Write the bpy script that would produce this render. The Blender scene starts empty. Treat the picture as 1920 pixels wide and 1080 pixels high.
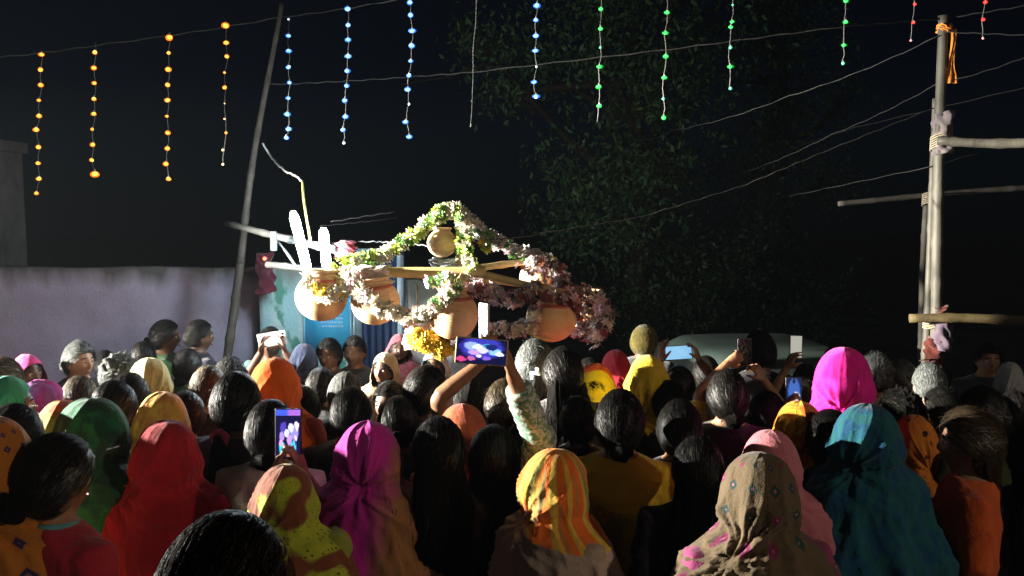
import bpy, math, random
import numpy as np
from mathutils import Vector, Matrix
R = math.radians
rng = random.Random(7)

# ------------------------------------------------------------------ camera, sky, light, exposure
scene = bpy.context.scene
COL = scene.collection
CAM_H = 2.25          # phone held above the heads
FPX = 1600.0          # focal length in photograph pixels (1920 wide)
PITCH = math.atan(145 / FPX)
cam_data = bpy.data.cameras.new("camera")
cam_data.sensor_width = 36.0
cam_data.lens = 36.0 * FPX / 1920.0
cam_data.clip_start = 0.05
cam_data.clip_end = 400
cam = bpy.data.objects.new("camera", cam_data)
COL.objects.link(cam)
cam.location = (0, 0, CAM_H)
cam.rotation_euler = (math.pi / 2 - PITCH, 0, 0)
scene.camera = cam

SUN_EL, SUN_ROT = R(34), R(160)
world = bpy.data.worlds.new("World")
scene.world = world
world.use_nodes = True
wn = world.node_tree.nodes
wl = world.node_tree.links
sky = wn.new("ShaderNodeTexSky")
sky.sky_type = 'NISHITA'
sky.sun_disc = False
sky.sun_elevation = R(34)
sky.sun_rotation = R(160)
wn["Background"].inputs[1].default_value = 0.0004      # night: the same sky, almost out
tint = wn.new("ShaderNodeMix")
tint.data_type = 'RGBA'; tint.blend_type = 'MULTIPLY'
tint.inputs[0].default_value = 1.0
tint.inputs[7].default_value = (0.30, 0.62, 1.25, 1)     # deep blue of a night sky
wl.new(sky.outputs[0], tint.inputs[6])
wl.new(tint.outputs[2], wn["Background"].inputs[0])

sd = bpy.data.lights.new("fill_sun", 'SUN')
sd.energy = 0.028
sd.angle = R(6)
sd.color = (0.86, 0.80, 1.0)
sun = bpy.data.objects.new("fill_sun", sd)
COL.objects.link(sun)
sun.rotation_euler = (R(56), 0, R(-20))        # dim fill added from behind the camera to lift the foreground

KEY_POS = Vector((-6.2, 3.9, 2.35))
KEY_AIM = Vector((0.2, 4.0, 1.45))
KEY_W = 12000.0
FILL_POS = Vector((6.5, -2.6, 4.4))
FILL_W = 620.0

scene.view_settings.view_transform = 'Standard'
scene.view_settings.look = 'None'
scene.view_settings.gamma = 1.0
scene.view_settings.use_curve_mapping = False
scene.view_settings.exposure = 0.0
scene.render.film_transparent = False
scene.cycles.max_bounces = 5
scene.cycles.diffuse_bounces = 2
scene.cycles.glossy_bounces = 2
scene.cycles.transparent_max_bounces = 6
scene.cycles.sample_clamp_indirect = 4.0
scene.cycles.use_denoising = True

# ------------------------------------------------------------------ helpers
def P(px, py, d):
    """the point seen at photograph pixel (px, py) that stands d metres in front of the camera"""
    vx = (px - 960) / FPX
    vu = (540 - py) / FPX
    y = math.cos(PITCH) + vu * math.sin(PITCH)
    z = -math.sin(PITCH) + vu * math.cos(PITCH)
    t = d / y
    return Vector((vx * t, d, CAM_H + z * t))

def tag(o, label=None, cat=None, group=None, kind=None):
    if label: o["label"] = label
    if cat: o["category"] = cat
    if group: o["group"] = group
    if kind: o["kind"] = kind
    return o

def empty(name, loc=(0, 0, 0), rz=0.0, s=1.0, **kw):
    o = bpy.data.objects.new(name, None)
    COL.objects.link(o)
    o.location = loc
    o.rotation_euler = (0, 0, rz)
    o.scale = (s, s, s)
    o.empty_display_size = 0.1
    return tag(o, **kw)

def make_mesh(name, V, F, uv=None, smooth=True):
    me = bpy.data.meshes.new(name)
    V = np.asarray(V, dtype=np.float64)
    me.from_pydata(V.tolist(), [], [tuple(f) for f in F])
    if uv is not None:
        layer = me.uv_layers.new(name="UVMap")
        li = np.empty(len(me.loops), dtype=np.int32)
        me.loops.foreach_get("vertex_index", li)
        layer.data.foreach_set("uv", np.asarray(uv, dtype=np.float32)[li].ravel())
    if smooth:
        me.polygons.foreach_set("use_smooth", np.ones(len(me.polygons), dtype=bool))
    me.update()
    return me

def link(name, me, mat=None, parent=None, loc=None):
    o = bpy.data.objects.new(name, me)
    COL.objects.link(o)
    if mat is not None:
        if len(me.materials) == 0:
            me.materials.append(None)
        o.material_slots[0].link = 'OBJECT'
        o.material_slots[0].material = mat
    if parent is not None:
        o.parent = parent
    if loc is not None:
        o.location = loc
    return o

def obj(name, VF, mat=None, parent=None, uv=None, smooth=True, loc=None):
    return link(name, make_mesh(name, VF[0], VF[1], uv, smooth), mat, parent, loc)

def merge(parts):
    Vs, Fs, off = [], [], 0
    for V, F in parts:
        V = np.asarray(V, dtype=float)
        Vs.append(V)
        Fs += [tuple(i + off for i in f) for f in F]
        off += len(V)
    return np.vstack(Vs), Fs

def grid_faces(n, m, wrap_m=True):
    F = []
    mm = m if wrap_m else m - 1
    for i in range(n - 1):
        for j in range(mm):
            k = (j + 1) % m
            F.append((i * m + j, i * m + k, (i + 1) * m + k, (i + 1) * m + j))
    return F

def loft(rings):
    """rings: (n, m, 3) closed rings, capped at both ends"""
    A = np.asarray(rings, dtype=float)
    n, m, _ = A.shape
    V = A.reshape(-1, 3)
    F = grid_faces(n, m)
    V = np.vstack([V, A[0].mean(0), A[-1].mean(0)])
    a, b = n * m, n * m + 1
    for j in range(m):
        k = (j + 1) % m
        F.append((k, j, a))
        F.append(((n - 1) * m + j, (n - 1) * m + k, b))
    return V, F

def tube(path, rad, m=8, flat=1.0, up=None):
    pts = [Vector(p) for p in path]
    n = len(pts)
    if not hasattr(rad, '__len__'):
        rad = [rad] * n
    rings = []
    ref = Vector(up) if up is not None else Vector((0.123, 0.321, 0.94))
    prev = None
    for i in range(n):
        t = (pts[min(i + 1, n - 1)] - pts[max(i - 1, 0)])
        if t.length < 1e-9: t = Vector((0, 0, 1))
        t.normalize()
        if prev is None:
            a = ref - t * ref.dot(t)
            if a.length < 1e-3:
                a = Vector((1, 0, 0)) - t * t.x
        else:
            a = prev - t * prev.dot(t)
        a.normalize()
        prev = a
        b = t.cross(a)
        ring = []
        for j in range(m):
            q = 2 * math.pi * j / m
            ring.append(pts[i] + a * (math.cos(q) * rad[i] * flat) + b * (math.sin(q) * rad[i]))
        rings.append(ring)
    return loft(rings)

def box(c, s, rot=None):
    cx, cy, cz = c
    x, y, z = s[0] / 2, s[1] / 2, s[2] / 2
    V = [Vector((i * x, j * y, k * z)) for i in (-1, 1) for j in (-1, 1) for k in (-1, 1)]
    if rot is not None:
        V = [rot @ v for v in V]
    V = [(v.x + cx, v.y + cy, v.z + cz) for v in V]
    F = [(0, 1, 3, 2), (4, 6, 7, 5), (0, 4, 5, 1), (2, 3, 7, 6), (0, 2, 6, 4), (1, 5, 7, 3)]
    return np.array(V), F

def bbox_bevel(size, r, seg=3):
    """bevelled slab around the origin"""
    import bmesh
    bm = bmesh.new()
    bmesh.ops.create_cube(bm, size=1)
    for v in bm.verts:
        v.co = Vector((v.co.x * size[0], v.co.y * size[1], v.co.z * size[2]))
    bmesh.ops.bevel(bm, geom=list(bm.edges), offset=r, segments=seg, affect='EDGES', profile=0.6)
    V = np.array([v.co[:] for v in bm.verts])
    F = [tuple(v.index for v in f.verts) for f in bm.faces]
    bm.free()
    return V, F

def ellipsoid(c, r, n=12, m=16):
    rings = []
    for i in range(1, n):
        ph = math.pi * i / n
        rings.append([(c[0] + r[0] * math.sin(ph) * math.cos(2 * math.pi * j / m),
                       c[1] + r[1] * math.sin(ph) * math.sin(2 * math.pi * j / m),
                       c[2] - r[2] * math.cos(ph)) for j in range(m)])
    V, F = loft(rings)
    V[-2] = (c[0], c[1], c[2] - r[2])
    V[-1] = (c[0], c[1], c[2] + r[2])
    return V, F

def lathe(profile, m=32):
    rings = [[(r * math.cos(2 * math.pi * j / m), r * math.sin(2 * math.pi * j / m), z) for j in range(m)] for r, z in profile]
    return loft(rings)

def smooth01(x):
    x = np.clip(x, 0, 1)
    return x * x * (3 - 2 * x)

def wob(Pn, freq, seed, n=6):
    """smooth pseudo noise in about -1..1 at the rows of Pn"""
    r = np.random.RandomState(seed)
    Pn = np.atleast_2d(Pn)
    out = np.zeros(len(Pn))
    for i in range(n):
        k = r.normal(size=Pn.shape[1])
        k /= np.linalg.norm(k) + 1e-9
        out += np.sin(Pn @ k * freq * (0.6 + 0.9 * r.rand()) + r.rand() * 6.28)
    return out / (n ** 0.5) * 0.9

def ridge(x):
    """soft folds with sharp crests: 0..1"""
    return 1 - np.sqrt(np.abs(np.sin(x)) + 1e-6)

def to_local(root_loc, yaw, s, p):
    v = Vector(p) - Vector(root_loc)
    v = Matrix.Rotation(-yaw, 3, 'Z') @ v
    return v / s

# ------------------------------------------------------------------ materials
def nodes(m):
    m.use_nodes = True
    return m.node_tree.nodes, m.node_tree.links, m.node_tree.nodes["Principled BSDF"]

def tex(n, l, kind, vec, scale=None, **kw):
    t = n.new(kind)
    if vec is not None: l.new(vec, t.inputs["Vector"])
    if scale is not None: t.inputs["Scale"].default_value = scale
    for k, v in kw.items():
        t.inputs[k].default_value = v
    return t

def mapping(n, l, src, scale=(1, 1, 1), rot=(0, 0, 0), loc=(0, 0, 0)):
    mp = n.new("ShaderNodeMapping")
    l.new(src, mp.inputs[0])
    mp.inputs["Scale"].default_value = scale
    mp.inputs["Rotation"].default_value = rot
    mp.inputs["Location"].default_value = loc
    return mp.outputs[0]

def ramp(n, l, src, stops, interp='LINEAR'):
    r = n.new("ShaderNodeValToRGB")
    r.color_ramp.interpolation = interp
    e = r.color_ramp.elements
    while len(e) < len(stops): e.new(0.5)
    for i, (p, c) in enumerate(stops):
        e[i].position = p
        e[i].color = (c[0], c[1], c[2], 1) if hasattr(c, '__len__') else (c, c, c, 1)
    l.new(src, r.inputs[0])
    return r.outputs[0]

def mix(n, l, fac, a, b, blend='MIX'):
    m = n.new("ShaderNodeMix")
    m.data_type = 'RGBA'
    m.blend_type = blend
    for sock, v in ((m.inputs[0], fac), (m.inputs[6], a), (m.inputs[7], b)):
        if hasattr(v, 'is_output') or isinstance(v, bpy.types.NodeSocket):
            l.new(v, sock)
        elif hasattr(v, '__len__'):
            sock.default_value = (v[0], v[1], v[2], 1)
        else:
            sock.default_value = v
    return m.outputs[2]

def math_n(n, l, op, a, b=None, c=None):
    m = n.new("ShaderNodeMath")
    m.operation = op
    for s, v in zip(m.inputs, (a, b, c)):
        if v is None: continue
        if isinstance(v, bpy.types.NodeSocket): l.new(v, s)
        else: s.default_value = v
    return m.outputs[0]

def bump(n, l, bsdf, h, strength=0.3, dist=0.01):
    b = n.new("ShaderNodeBump")
    b.inputs["Strength"].default_value = strength
    b.inputs["Distance"].default_value = dist
    l.new(h, b.inputs["Height"])
    l.new(b.outputs[0], bsdf.inputs["Normal"])

def surf(name, c1, c2=None, scale=6.0, rough=0.8, bscale=60, bstr=0.3, bdist=0.004, spec=0.3, detail=5, metal=0.0, stretch=None):
    m = bpy.data.materials.new(name)
    n, l, b = nodes(m)
    tc = n.new("ShaderNodeTexCoord").outputs["Object"]
    src = mapping(n, l, tc, stretch) if stretch else tc
    t = tex(n, l, "ShaderNodeTexNoise", src, scale, Detail=detail, Roughness=0.65)
    c2 = c2 or tuple(x * 0.6 for x in c1)
    col = ramp(n, l, t.outputs[0], [(0.35, c1), (0.68, c2)])
    l.new(col, b.inputs["Base Color"])
    b.inputs["Roughness"].default_value = rough
    b.inputs["Specular IOR Level"].default_value = spec
    b.inputs["Metallic"].default_value = metal
    t2 = tex(n, l, "ShaderNodeTexNoise", src, bscale, Detail=4)
    bump(n, l, b, t2.outputs[0], bstr, bdist)
    return m

def emit(name, c, s):
    m = bpy.data.materials.new(name)
    n, l, b = nodes(m)
    b.inputs["Base Color"].default_value = (c[0], c[1], c[2], 1)
    b.inputs["Emission Color"].default_value = (c[0], c[1], c[2], 1)
    b.inputs["Emission Strength"].default_value = s
    return m

_cloth = {}
def cloth(c1, c2=None, kind='plain', seed=0, rough=0.85, scale=1.0, c3=None, amount=0.5, sheer=0.0):
    """woven cloth. Patterns run in the UV map (metres across, metres up)."""
    key = (c1, c2, kind, seed, rough, scale, c3, amount, sheer)
    if key in _cloth: return _cloth[key]
    m = bpy.data.materials.new("cloth")
    n, l, b = nodes(m)
    co = n.new("ShaderNodeTexCoord")
    uv, ob = co.outputs["UV"], co.outputs["Object"]
    no = tex(n, l, "ShaderNodeTexNoise", mapping(n, l, ob, (1, 1, 1), loc=(seed, seed * 2, 0)), 9.0, Detail=4)
    col = ramp(n, l, no.outputs[0], [(0.3, c1), (0.75, tuple(x * 0.78 for x in c1))])
    if kind == 'blotch':            # tie dye, two colours in clouds
        t = tex(n, l, "ShaderNodeTexNoise", mapping(n, l, ob, (1, 1, .7), loc=(seed * 3.1, 0, 0)), 9 * scale, Detail=3, Distortion=1.2)
        f = ramp(n, l, t.outputs[0], [(0.5 - 0.08, 0), (0.5 + 0.06, 1)])
        col = mix(n, l, f, col, c2)
    elif kind == 'stripes':
        w = tex(n, l, "ShaderNodeTexWave", mapping(n, l, uv, (1, .12, 1), (0, 0, R(12))), 7 * scale, Distortion=3.0, Detail=2)
        f = ramp(n, l, w.outputs[0], [(0.35, 0), (0.6, 1)])
        col = mix(n, l, f, col, c2)
        if c3:
            w2 = tex(n, l, "ShaderNodeTexNoise", mapping(n, l, uv, (14, 1.2, 1), (0, 0, R(12))), 2.2 * scale, Detail=2)
            col = mix(n, l, ramp(n, l, w2.outputs[0], [(0.5, 0), (0.6, 1)]), col, c3)
    elif kind == 'split':           # one colour to the left, another to the right
        sp = n.new("ShaderNodeSeparateXYZ"); l.new(ob, sp.inputs[0])
        h = math_n(n, l, 'MULTIPLY_ADD', no.outputs[0], 0.10, sp.outputs[0])
        f = ramp(n, l, h, [(0.03 + amount * 0.1, 0), (0.10 + amount * 0.1, 1)])
        col = mix(n, l, f, col, c2)
        if c3:
            v = tex(n, l, "ShaderNodeTexVoronoi", mapping(n, l, uv, (1, 1, 1)), 18)
            col = mix(n, l, ramp(n, l, v.outputs[0], [(0.18, 1), (0.24, 0)]), col, c3)
    elif kind == 'motif':           # rows of diamond motifs
        mp = mapping(n, l, uv, (11 * scale, 8.5 * scale, 1))
        v = n.new("ShaderNodeTexVoronoi"); v.distance = 'MANHATTAN'; v.inputs["Randomness"].default_value = 0.12
        l.new(mp, v.inputs["Vector"]); v.inputs["Scale"].default_value = 1
        f = ramp(n, l, v.outputs["Distance"], [(0.26, 1), (0.31, 0)])
        f2 = ramp(n, l, v.outputs["Distance"], [(0.10, 1), (0.13, 0)])
        pick = ramp(n, l, v.outputs["Color"], [(0.4, c2), (0.45, c3 or c2)], 'CONSTANT')
        col = mix(n, l, f, col, pick)
        col = mix(n, l, f2, col, tuple(min(1, x * 1.4 + .1) for x in (c3 or c2)))
    elif kind == 'dots':
        v = tex(n, l, "ShaderNodeTexVoronoi", mapping(n, l, uv, (1, 1, 1)), 55 * scale, Randomness=0.5)
        col = mix(n, l, ramp(n, l, v.outputs[0], [(0.2, 1), (0.3, 0)]), col, c2)
        if c3:
            t = tex(n, l, "ShaderNodeTexNoise", mapping(n, l, ob, (1, 1, 1), loc=(seed, 0, 0)), 6, Detail=1)
            col = mix(n, l, ramp(n, l, t.outputs[0], [(0.5, 0), (0.54, 1)]), col, c3)
    elif kind == 'veil':            # striped over the head, plain shawl below the neck
        w = tex(n, l, "ShaderNodeTexWave", mapping(n, l, uv, (1, .12, 1), (0, 0, R(12))), 4.5 * scale, Distortion=7.0, Detail=3)
        col = mix(n, l, ramp(n, l, w.outputs[0], [(0.62, 0), (0.8, 1)]), col, c2)
        w2 = tex(n, l, "ShaderNodeTexNoise", mapping(n, l, uv, (16, 1.2, 1), (0, 0, R(12))), 2.2 * scale, Detail=2)
        col = mix(n, l, ramp(n, l, w2.outputs[0], [(0.55, 0), (0.62, 1)]), col, (.25, .22, .08))
        sp = n.new("ShaderNodeSeparateXYZ"); l.new(ob, sp.inputs[0])
        h = math_n(n, l, 'MULTIPLY_ADD', sp.outputs[0], 0.22, sp.outputs[2])
        col = mix(n, l, math_n(n, l, 'GREATER_THAN', h, 1.365), c3, col)
    elif kind == 'flowers':
        v = tex(n, l, "ShaderNodeTexVoronoi", mapping(n, l, uv, (1, 1, 1)), 15 * scale)
        t = tex(n, l, "ShaderNodeTexNoise", uv, 60, Detail=2)
        h = math_n(n, l, 'MULTIPLY_ADD', t.outputs[0], 0.35, v.outputs[0])
        col = mix(n, l, ramp(n, l, h, [(0.42, 1), (0.48, 0)]), col, c2)
    l.new(col, b.inputs["Base Color"])
    b.inputs["Roughness"].default_value = rough
    b.inputs["Specular IOR Level"].default_value = 0.2
    b.inputs["Sheen Weight"].default_value = 0.15
    w1 = tex(n, l, "ShaderNodeTexNoise", ob, 260, Detail=2)
    w2 = tex(n, l, "ShaderNodeTexNoise", mapping(n, l, ob, (1, 1, .38), (R(12 + seed * 5), R(24 - seed * 7), 0), (seed, 0, 0)), 11, Detail=3, Distortion=.7)
    w2.noise_type = 'RIDGED_MULTIFRACTAL'
    w3 = tex(n, l, "ShaderNodeTexNoise", ob, 40, Detail=3)
    h = math_n(n, l, 'MULTIPLY_ADD', w1.outputs[0], 0.12, math_n(n, l, 'MULTIPLY', w2.outputs[0], .8))
    h = math_n(n, l, 'MULTIPLY_ADD', w3.outputs[0], 0.3, h)
    bump(n, l, b, h, 1.0, 0.018)
    if sheer > 0:                   # thin cloth: some light comes through
        tr = n.new("ShaderNodeBsdfTranslucent")
        l.new(col, tr.inputs[0])
        mx = n.new("ShaderNodeMixShader")
        mx.inputs[0].default_value = sheer
        out = n["Material Output"]
        l.new(b.outputs[0], mx.inputs[1]); l.new(tr.outputs[0], mx.inputs[2])
        l.new(mx.outputs[0], out.inputs[0])
    _cloth[key] = m
    return m

def skin(c, rough=0.5):
    m = bpy.data.materials.new("skin")
    n, l, b = nodes(m)
    ob = n.new("ShaderNodeTexCoord").outputs["Object"]
    t = tex(n, l, "ShaderNodeTexNoise", ob, 14, Detail=5)
    l.new(ramp(n, l, t.outputs[0], [(0.3, c), (0.75, (c[0] * .8, c[1] * .72, c[2] * .68))]), b.inputs["Base Color"])
    b.inputs["Roughness"].default_value = rough
    b.inputs["Specular IOR Level"].default_value = 0.35
    t2 = tex(n, l, "ShaderNodeTexNoise", ob, 220, Detail=3)
    bump(n, l, b, t2.outputs[0], 0.25, 0.002)
    return m

def hair_mat(c, rough=0.40, spec=0.30):
    m = bpy.data.materials.new("hair")
    n, l, b = nodes(m)
    uv = n.new("ShaderNodeTexCoord").outputs["UV"]
    sp = n.new("ShaderNodeSeparateXYZ"); l.new(uv, sp.inputs[0])
    lock = math_n(n, l, 'GREATER_THAN', sp.outputs[1], 5.0)        # single locks carry v > 5
    gi = n.new("ShaderNodeNewGeometry")
    t = tex(n, l, "ShaderNodeTexNoise", mapping(n, l, uv, (90, 1.5, 1)), 3.0, Detail=6, Roughness=0.75)
    base = ramp(n, l, t.outputs[0], [(0.35, tuple(x * .3 for x in c)), (0.6, c)])
    own = ramp(n, l, gi.outputs["Random Per Island"], [(0, tuple(x * .35 for x in c)), (.7, c), (1, tuple(min(1, x * 2.6 + .004) for x in c))])
    l.new(mix(n, l, lock, base, own), b.inputs["Base Color"])
    s1 = ramp(n, l, t.outputs[0], [(0.50, spec * .12), (0.66, spec * 1.1)])
    s2 = ramp(n, l, gi.outputs["Random Per Island"], [(0.1, spec * .15), (1, min(1, spec * 1.5))])
    l.new(mix(n, l, lock, s1, s2), b.inputs["Specular IOR Level"])
    l.new(mix(n, l, lock, (rough + .25,) * 3, (rough,) * 3), b.inputs["Roughness"])
    t2 = tex(n, l, "ShaderNodeTexNoise", mapping(n, l, uv, (110, 1.0, 1)), 4.0, Detail=5, Roughness=0.8)
    bump(n, l, b, t2.outputs[0], 1.0, 0.012)
    return m

SKIN = [skin((0.30, 0.155, 0.085)), skin((0.22, 0.11, 0.06)), skin((0.40, 0.23, 0.14)), skin((0.11, 0.055, 0.033))]
HAIR = {'black': hair_mat((0.008, 0.007, 0.0065), .44, .20), 'brown': hair_mat((0.06, 0.042, 0.022), 0.45, 0.5),
        'grey': hair_mat((0.095, 0.10, 0.097), 0.5, 0.3), 'dark': hair_mat((0.014, 0.012, 0.01), 0.36, 0.5)}
# ================================================================== the place
# ground
gm = surf("trodden_earth", (0.16, 0.12, 0.085), (0.09, 0.07, 0.05), 1.5, 0.95, 30, 0.6, 0.02)
n_ = 60
gx = np.linspace(-60, 60, n_)
gy = np.linspace(-40, 80, n_)
GV = np.array([(x, y, 0.0) for y in gy for x in gx])
GV[:, 2] = wob(GV[:, :2], 0.6, 3) * 0.01 - 0.012
tag(obj("ground", (GV, grid_faces(n_, n_, False)), gm), kind="structure", label="trodden earth ground under the crowd")

def slab_wall(name, x0, x1, y, z1, thick, mat, seed, label, cat, nz=26, step=0.06, top_amp=0.02, **kw):
    """plastered wall with an uneven face and a worn top"""
    root = empty(name, ((x0 + x1) / 2, y, 0), label=label, cat=cat)
    nx = max(4, int((x1 - x0) / step))
    xs = np.linspace(x0, x1, nx) - (x0 + x1) / 2
    zs = np.linspace(0, z1, nz)
    tops = z1 + wob(xs[:, None], 5, seed) * top_amp + wob(xs[:, None], 23, seed + 1) * top_amp * .4
    rows = []
    for k, z in enumerate(zs):
        zz = z / z1 * tops
        yy = wob(np.column_stack([xs, np.full(nx, z)]), 6, seed + 2) * 0.006
        rows.append(np.column_stack([xs, yy, zz]))
    rows.append(np.column_stack([xs, np.full(nx, thick), tops]))
    rows.append(np.column_stack([xs, np.full(nx, thick), np.zeros(nx)]))
    A = np.array(rows)
    V = A.reshape(-1, 3)
    F = grid_faces(len(rows), nx, False)
    m = nx
    left = [i * m for i in range(len(rows))]
    right = [i * m + m - 1 for i in range(len(rows))]
    F.append(tuple(left)); F.append(tuple(reversed(right)))
    obj("plaster", (V, F), mat, root)
    return root

def wall_mat(name, base, stain, paint=None, top=1.7, green=None):
    m = bpy.data.materials.new(name)
    n, l, b = nodes(m)
    ob = n.new("ShaderNodeTexCoord").outputs["Object"]
    t = tex(n, l, "ShaderNodeTexNoise", ob, 2.5, Detail=8, Roughness=0.7)
    col = ramp(n, l, t.outputs[0], [(0.3, base), (0.7, tuple(x * .7 for x in base))])
    t2 = tex(n, l, "ShaderNodeTexNoise", mapping(n, l, ob, (1, 1, .25)), 5, Detail=6)
    if paint:
        col = mix(n, l, ramp(n, l, t2.outputs[0], [(0.47, 0), (0.52, 1)]), col, paint)
    if green:
        t3 = tex(n, l, "ShaderNodeTexNoise", mapping(n, l, ob, (1, 1, .5), loc=(4, 0, 1)), 7, Detail=6)
        col = mix(n, l, ramp(n, l, t3.outputs[0], [(0.56, 0), (0.62, 1)]), col, green)
    # moss and soot that creep down from the top edge
    sp = n.new("ShaderNodeSeparateXYZ"); l.new(ob, sp.inputs[0])
    h = math_n(n, l, 'MULTIPLY_ADD', t2.outputs[0], 0.34, sp.outputs[2])
    f = ramp(n, l, math_n(n, l, 'SUBTRACT', h, top), [(0.0, 0), (0.16, 1)])
    col = mix(n, l, f, col, stain)
    l.new(col, b.inputs["Base Color"])
    b.inputs["Roughness"].default_value = 0.92
    b.inputs["Specular IOR Level"].default_value = 0.15
    t4 = tex(n, l, "ShaderNodeTexNoise", ob, 45, Detail=6)
    bump(n, l, b, t4.outputs[0], 0.5, 0.01)
    return m

WY = 7.0
wtop = P(200, 502, WY).z
xw = P(482, 500, WY).x
slab_wall("plaster_wall", -9.5, xw, WY, wtop, 0.2,
          wall_mat("mauve_plaster", (0.66, 0.61, 0.78), (0.15, 0.15, 0.14), top=wtop - 0.0), 5,
          "long mauve plaster wall with a mossy top edge at the left", "wall", step=0.08, top_amp=.005)
TY = 6.7
xt0, xt1 = P(484, 500, TY).x, P(668, 500, TY).x
ttop = P(560, 503, TY).z
turq = slab_wall("painted_wall", xt0, xt1, TY, ttop, 0.2,
                 wall_mat("turquoise_paint", (0.55, 0.74, 0.76), (0.2, 0.24, 0.22), (0.34, 0.58, 0.62), top=ttop - .0, green=(0.10, 0.30, 0.24)), 8,
                 "flaking turquoise painted wall beside the tube lights", "wall", step=0.04)
# blue notice board with printed lines, fixed to the painted wall
nb0, nb1 = P(572, 586, TY - .03), P(657, 636, TY - .03)
nb = empty("notice_board", ((nb0.x + nb1.x) / 2, TY - .03, nb1.z - .12), label="bright blue printed notice board on the flaking turquoise wall", cat="notice board")
bw, bh = nb1.x - nb0.x, nb0.z - nb1.z + .24
obj("board", box((0, 0, bh / 2), (bw, .025, bh)), surf("board_blue", (0.06, 0.36, 0.68), (0.05, 0.42, 0.62), 5, .5, 60, .1), nb)
fr = surf("board_frame", (0.30, 0.55, 0.68), None, 4, .5)
for (cx, cz, sx, sz) in ((0, bh + .006, bw + .02, .012), (-bw / 2 - .008, bh / 2, .014, bh), (bw / 2 + .008, bh / 2, .014, bh)):
    obj("frame_strip", box((cx, -.004, cz), (sx, .036, sz)), fr, nb)
pl = surf("board_print", (0.55, 0.66, 0.75), (0.25, 0.45, 0.62), 18, .6)
r_ = random.Random(3)
for k in range(5):
    z = bh - .10 - k * .032
    x = -bw / 2 + .13
    segs = []
    while x < bw / 2 - .06:
        w = r_.uniform(.006, .018)
        segs.append(box((x + w / 2, -.0145, z + r_.uniform(-.001, .001)), (w, .003, r_.uniform(.009, .016))))
        x += w + r_.uniform(.003, .009)
    tag(obj("print_line", merge(segs), pl, nb), kind="stuff")
# blue door and its wall beyond the painted wall
dx0, dx1 = P(672, 600, TY).x, P(752, 600, TY).x
dr = empty("house_door", ((dx0 + dx1) / 2, TY + .03, 0), label="dark blue plank door right of the notice board", cat="door")
dh = 1.93
dmat = surf("door_blue", (0.006, 0.02, 0.075), (0.008, 0.03, 0.08), 8, .6, 50, .4, stretch=(1, 1, .2))
nW = 5
pw = (dx1 - dx0 - .04) / nW
for k in range(nW):
    obj("plank", box((dx0 - (dx0 + dx1) / 2 + .02 + pw * (k + .5), 0.004 * (k % 2), dh / 2), (pw - .006, .035, dh - .05)), dmat, dr)
dfm = surf("door_frame_paint", (0.22, 0.30, 0.36), None, 9, .7)
hw = (dx1 - dx0) / 2
for (cx, cz, sx, sz) in ((-hw, dh / 2, .05, dh), (hw, dh / 2, .05, dh), (0, dh, 2 * hw + .05, .05)):
    obj("frame_bar", box((cx, -.012, cz), (sx, .08, sz)), dfm, dr)
obj("handle", tube([(hw - .1, -.03, .95), (hw - .1, -.06, .96), (hw - .1, -.06, 1.08), (hw - .1, -.03, 1.09)], .006, 8), surf("dull_steel", (.3, .3, .3), None, 5, .4, metal=1), dr)
slab_wall("rear_wall", dx1 + .03, dx1 + .55, TY, ttop - .1, 0.2,
          wall_mat("grey_plaster", (0.22, 0.22, 0.23), (0.04, 0.045, 0.04), top=ttop - .2), 11,
          "short dark grey plaster wall right of the blue door", "wall", step=0.05)
# pillar of a house standing behind the mauve wall
pc = P(-14, 400, 8.6)
pil = empty("house_pillar", (pc.x, 8.6, 0), label="pale concrete pillar rising behind the mauve wall at the left edge", cat="pillar")
pm = surf("pillar_concrete", (0.17, 0.17, 0.175), (0.09, 0.09, 0.09), 3, .9, 40, .5, .01)
ptop = P(0, 285, 8.6).z
V_, F_ = bbox_bevel((.42, .42, ptop), .012, 2)
obj("shaft", (V_ + np.array([0, 0, ptop / 2]), F_), pm, pil, smooth=False)
V_, F_ = bbox_bevel((.58, .58, .11), .015, 2)
obj("capital", (V_ + np.array([-.06, 0, ptop + .056]), F_), pm, pil, smooth=False)

# ---- trees
leaf_m = bpy.data.materials.new("leaf")
n, l, b = nodes(leaf_m)
gi = n.new("ShaderNodeNewGeometry")
lc = ramp(n, l, gi.outputs["Random Per Island"], [(0, (0.03, 0.075, 0.03)), (0.5, (0.055, 0.12, 0.045)), (1, (0.10, 0.17, 0.06))])
l.new(lc, b.inputs["Base Color"])
b.inputs["Roughness"].default_value = 0.5
tr = n.new("ShaderNodeBsdfTranslucent"); l.new(lc, tr.inputs[0])
mx = n.new("ShaderNodeMixShader"); mx.inputs[0].default_value = 0.25
l.new(b.outputs[0], mx.inputs[1]); l.new(tr.outputs[0], mx.inputs[2]); l.new(mx.outputs[0], n["Material Output"].inputs[0])
bark_m = surf("bark", (0.035, 0.028, 0.02), (0.02, 0.016, 0.012), 8, .95, 30, .9, .02, stretch=(1, 1, .2))

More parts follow.
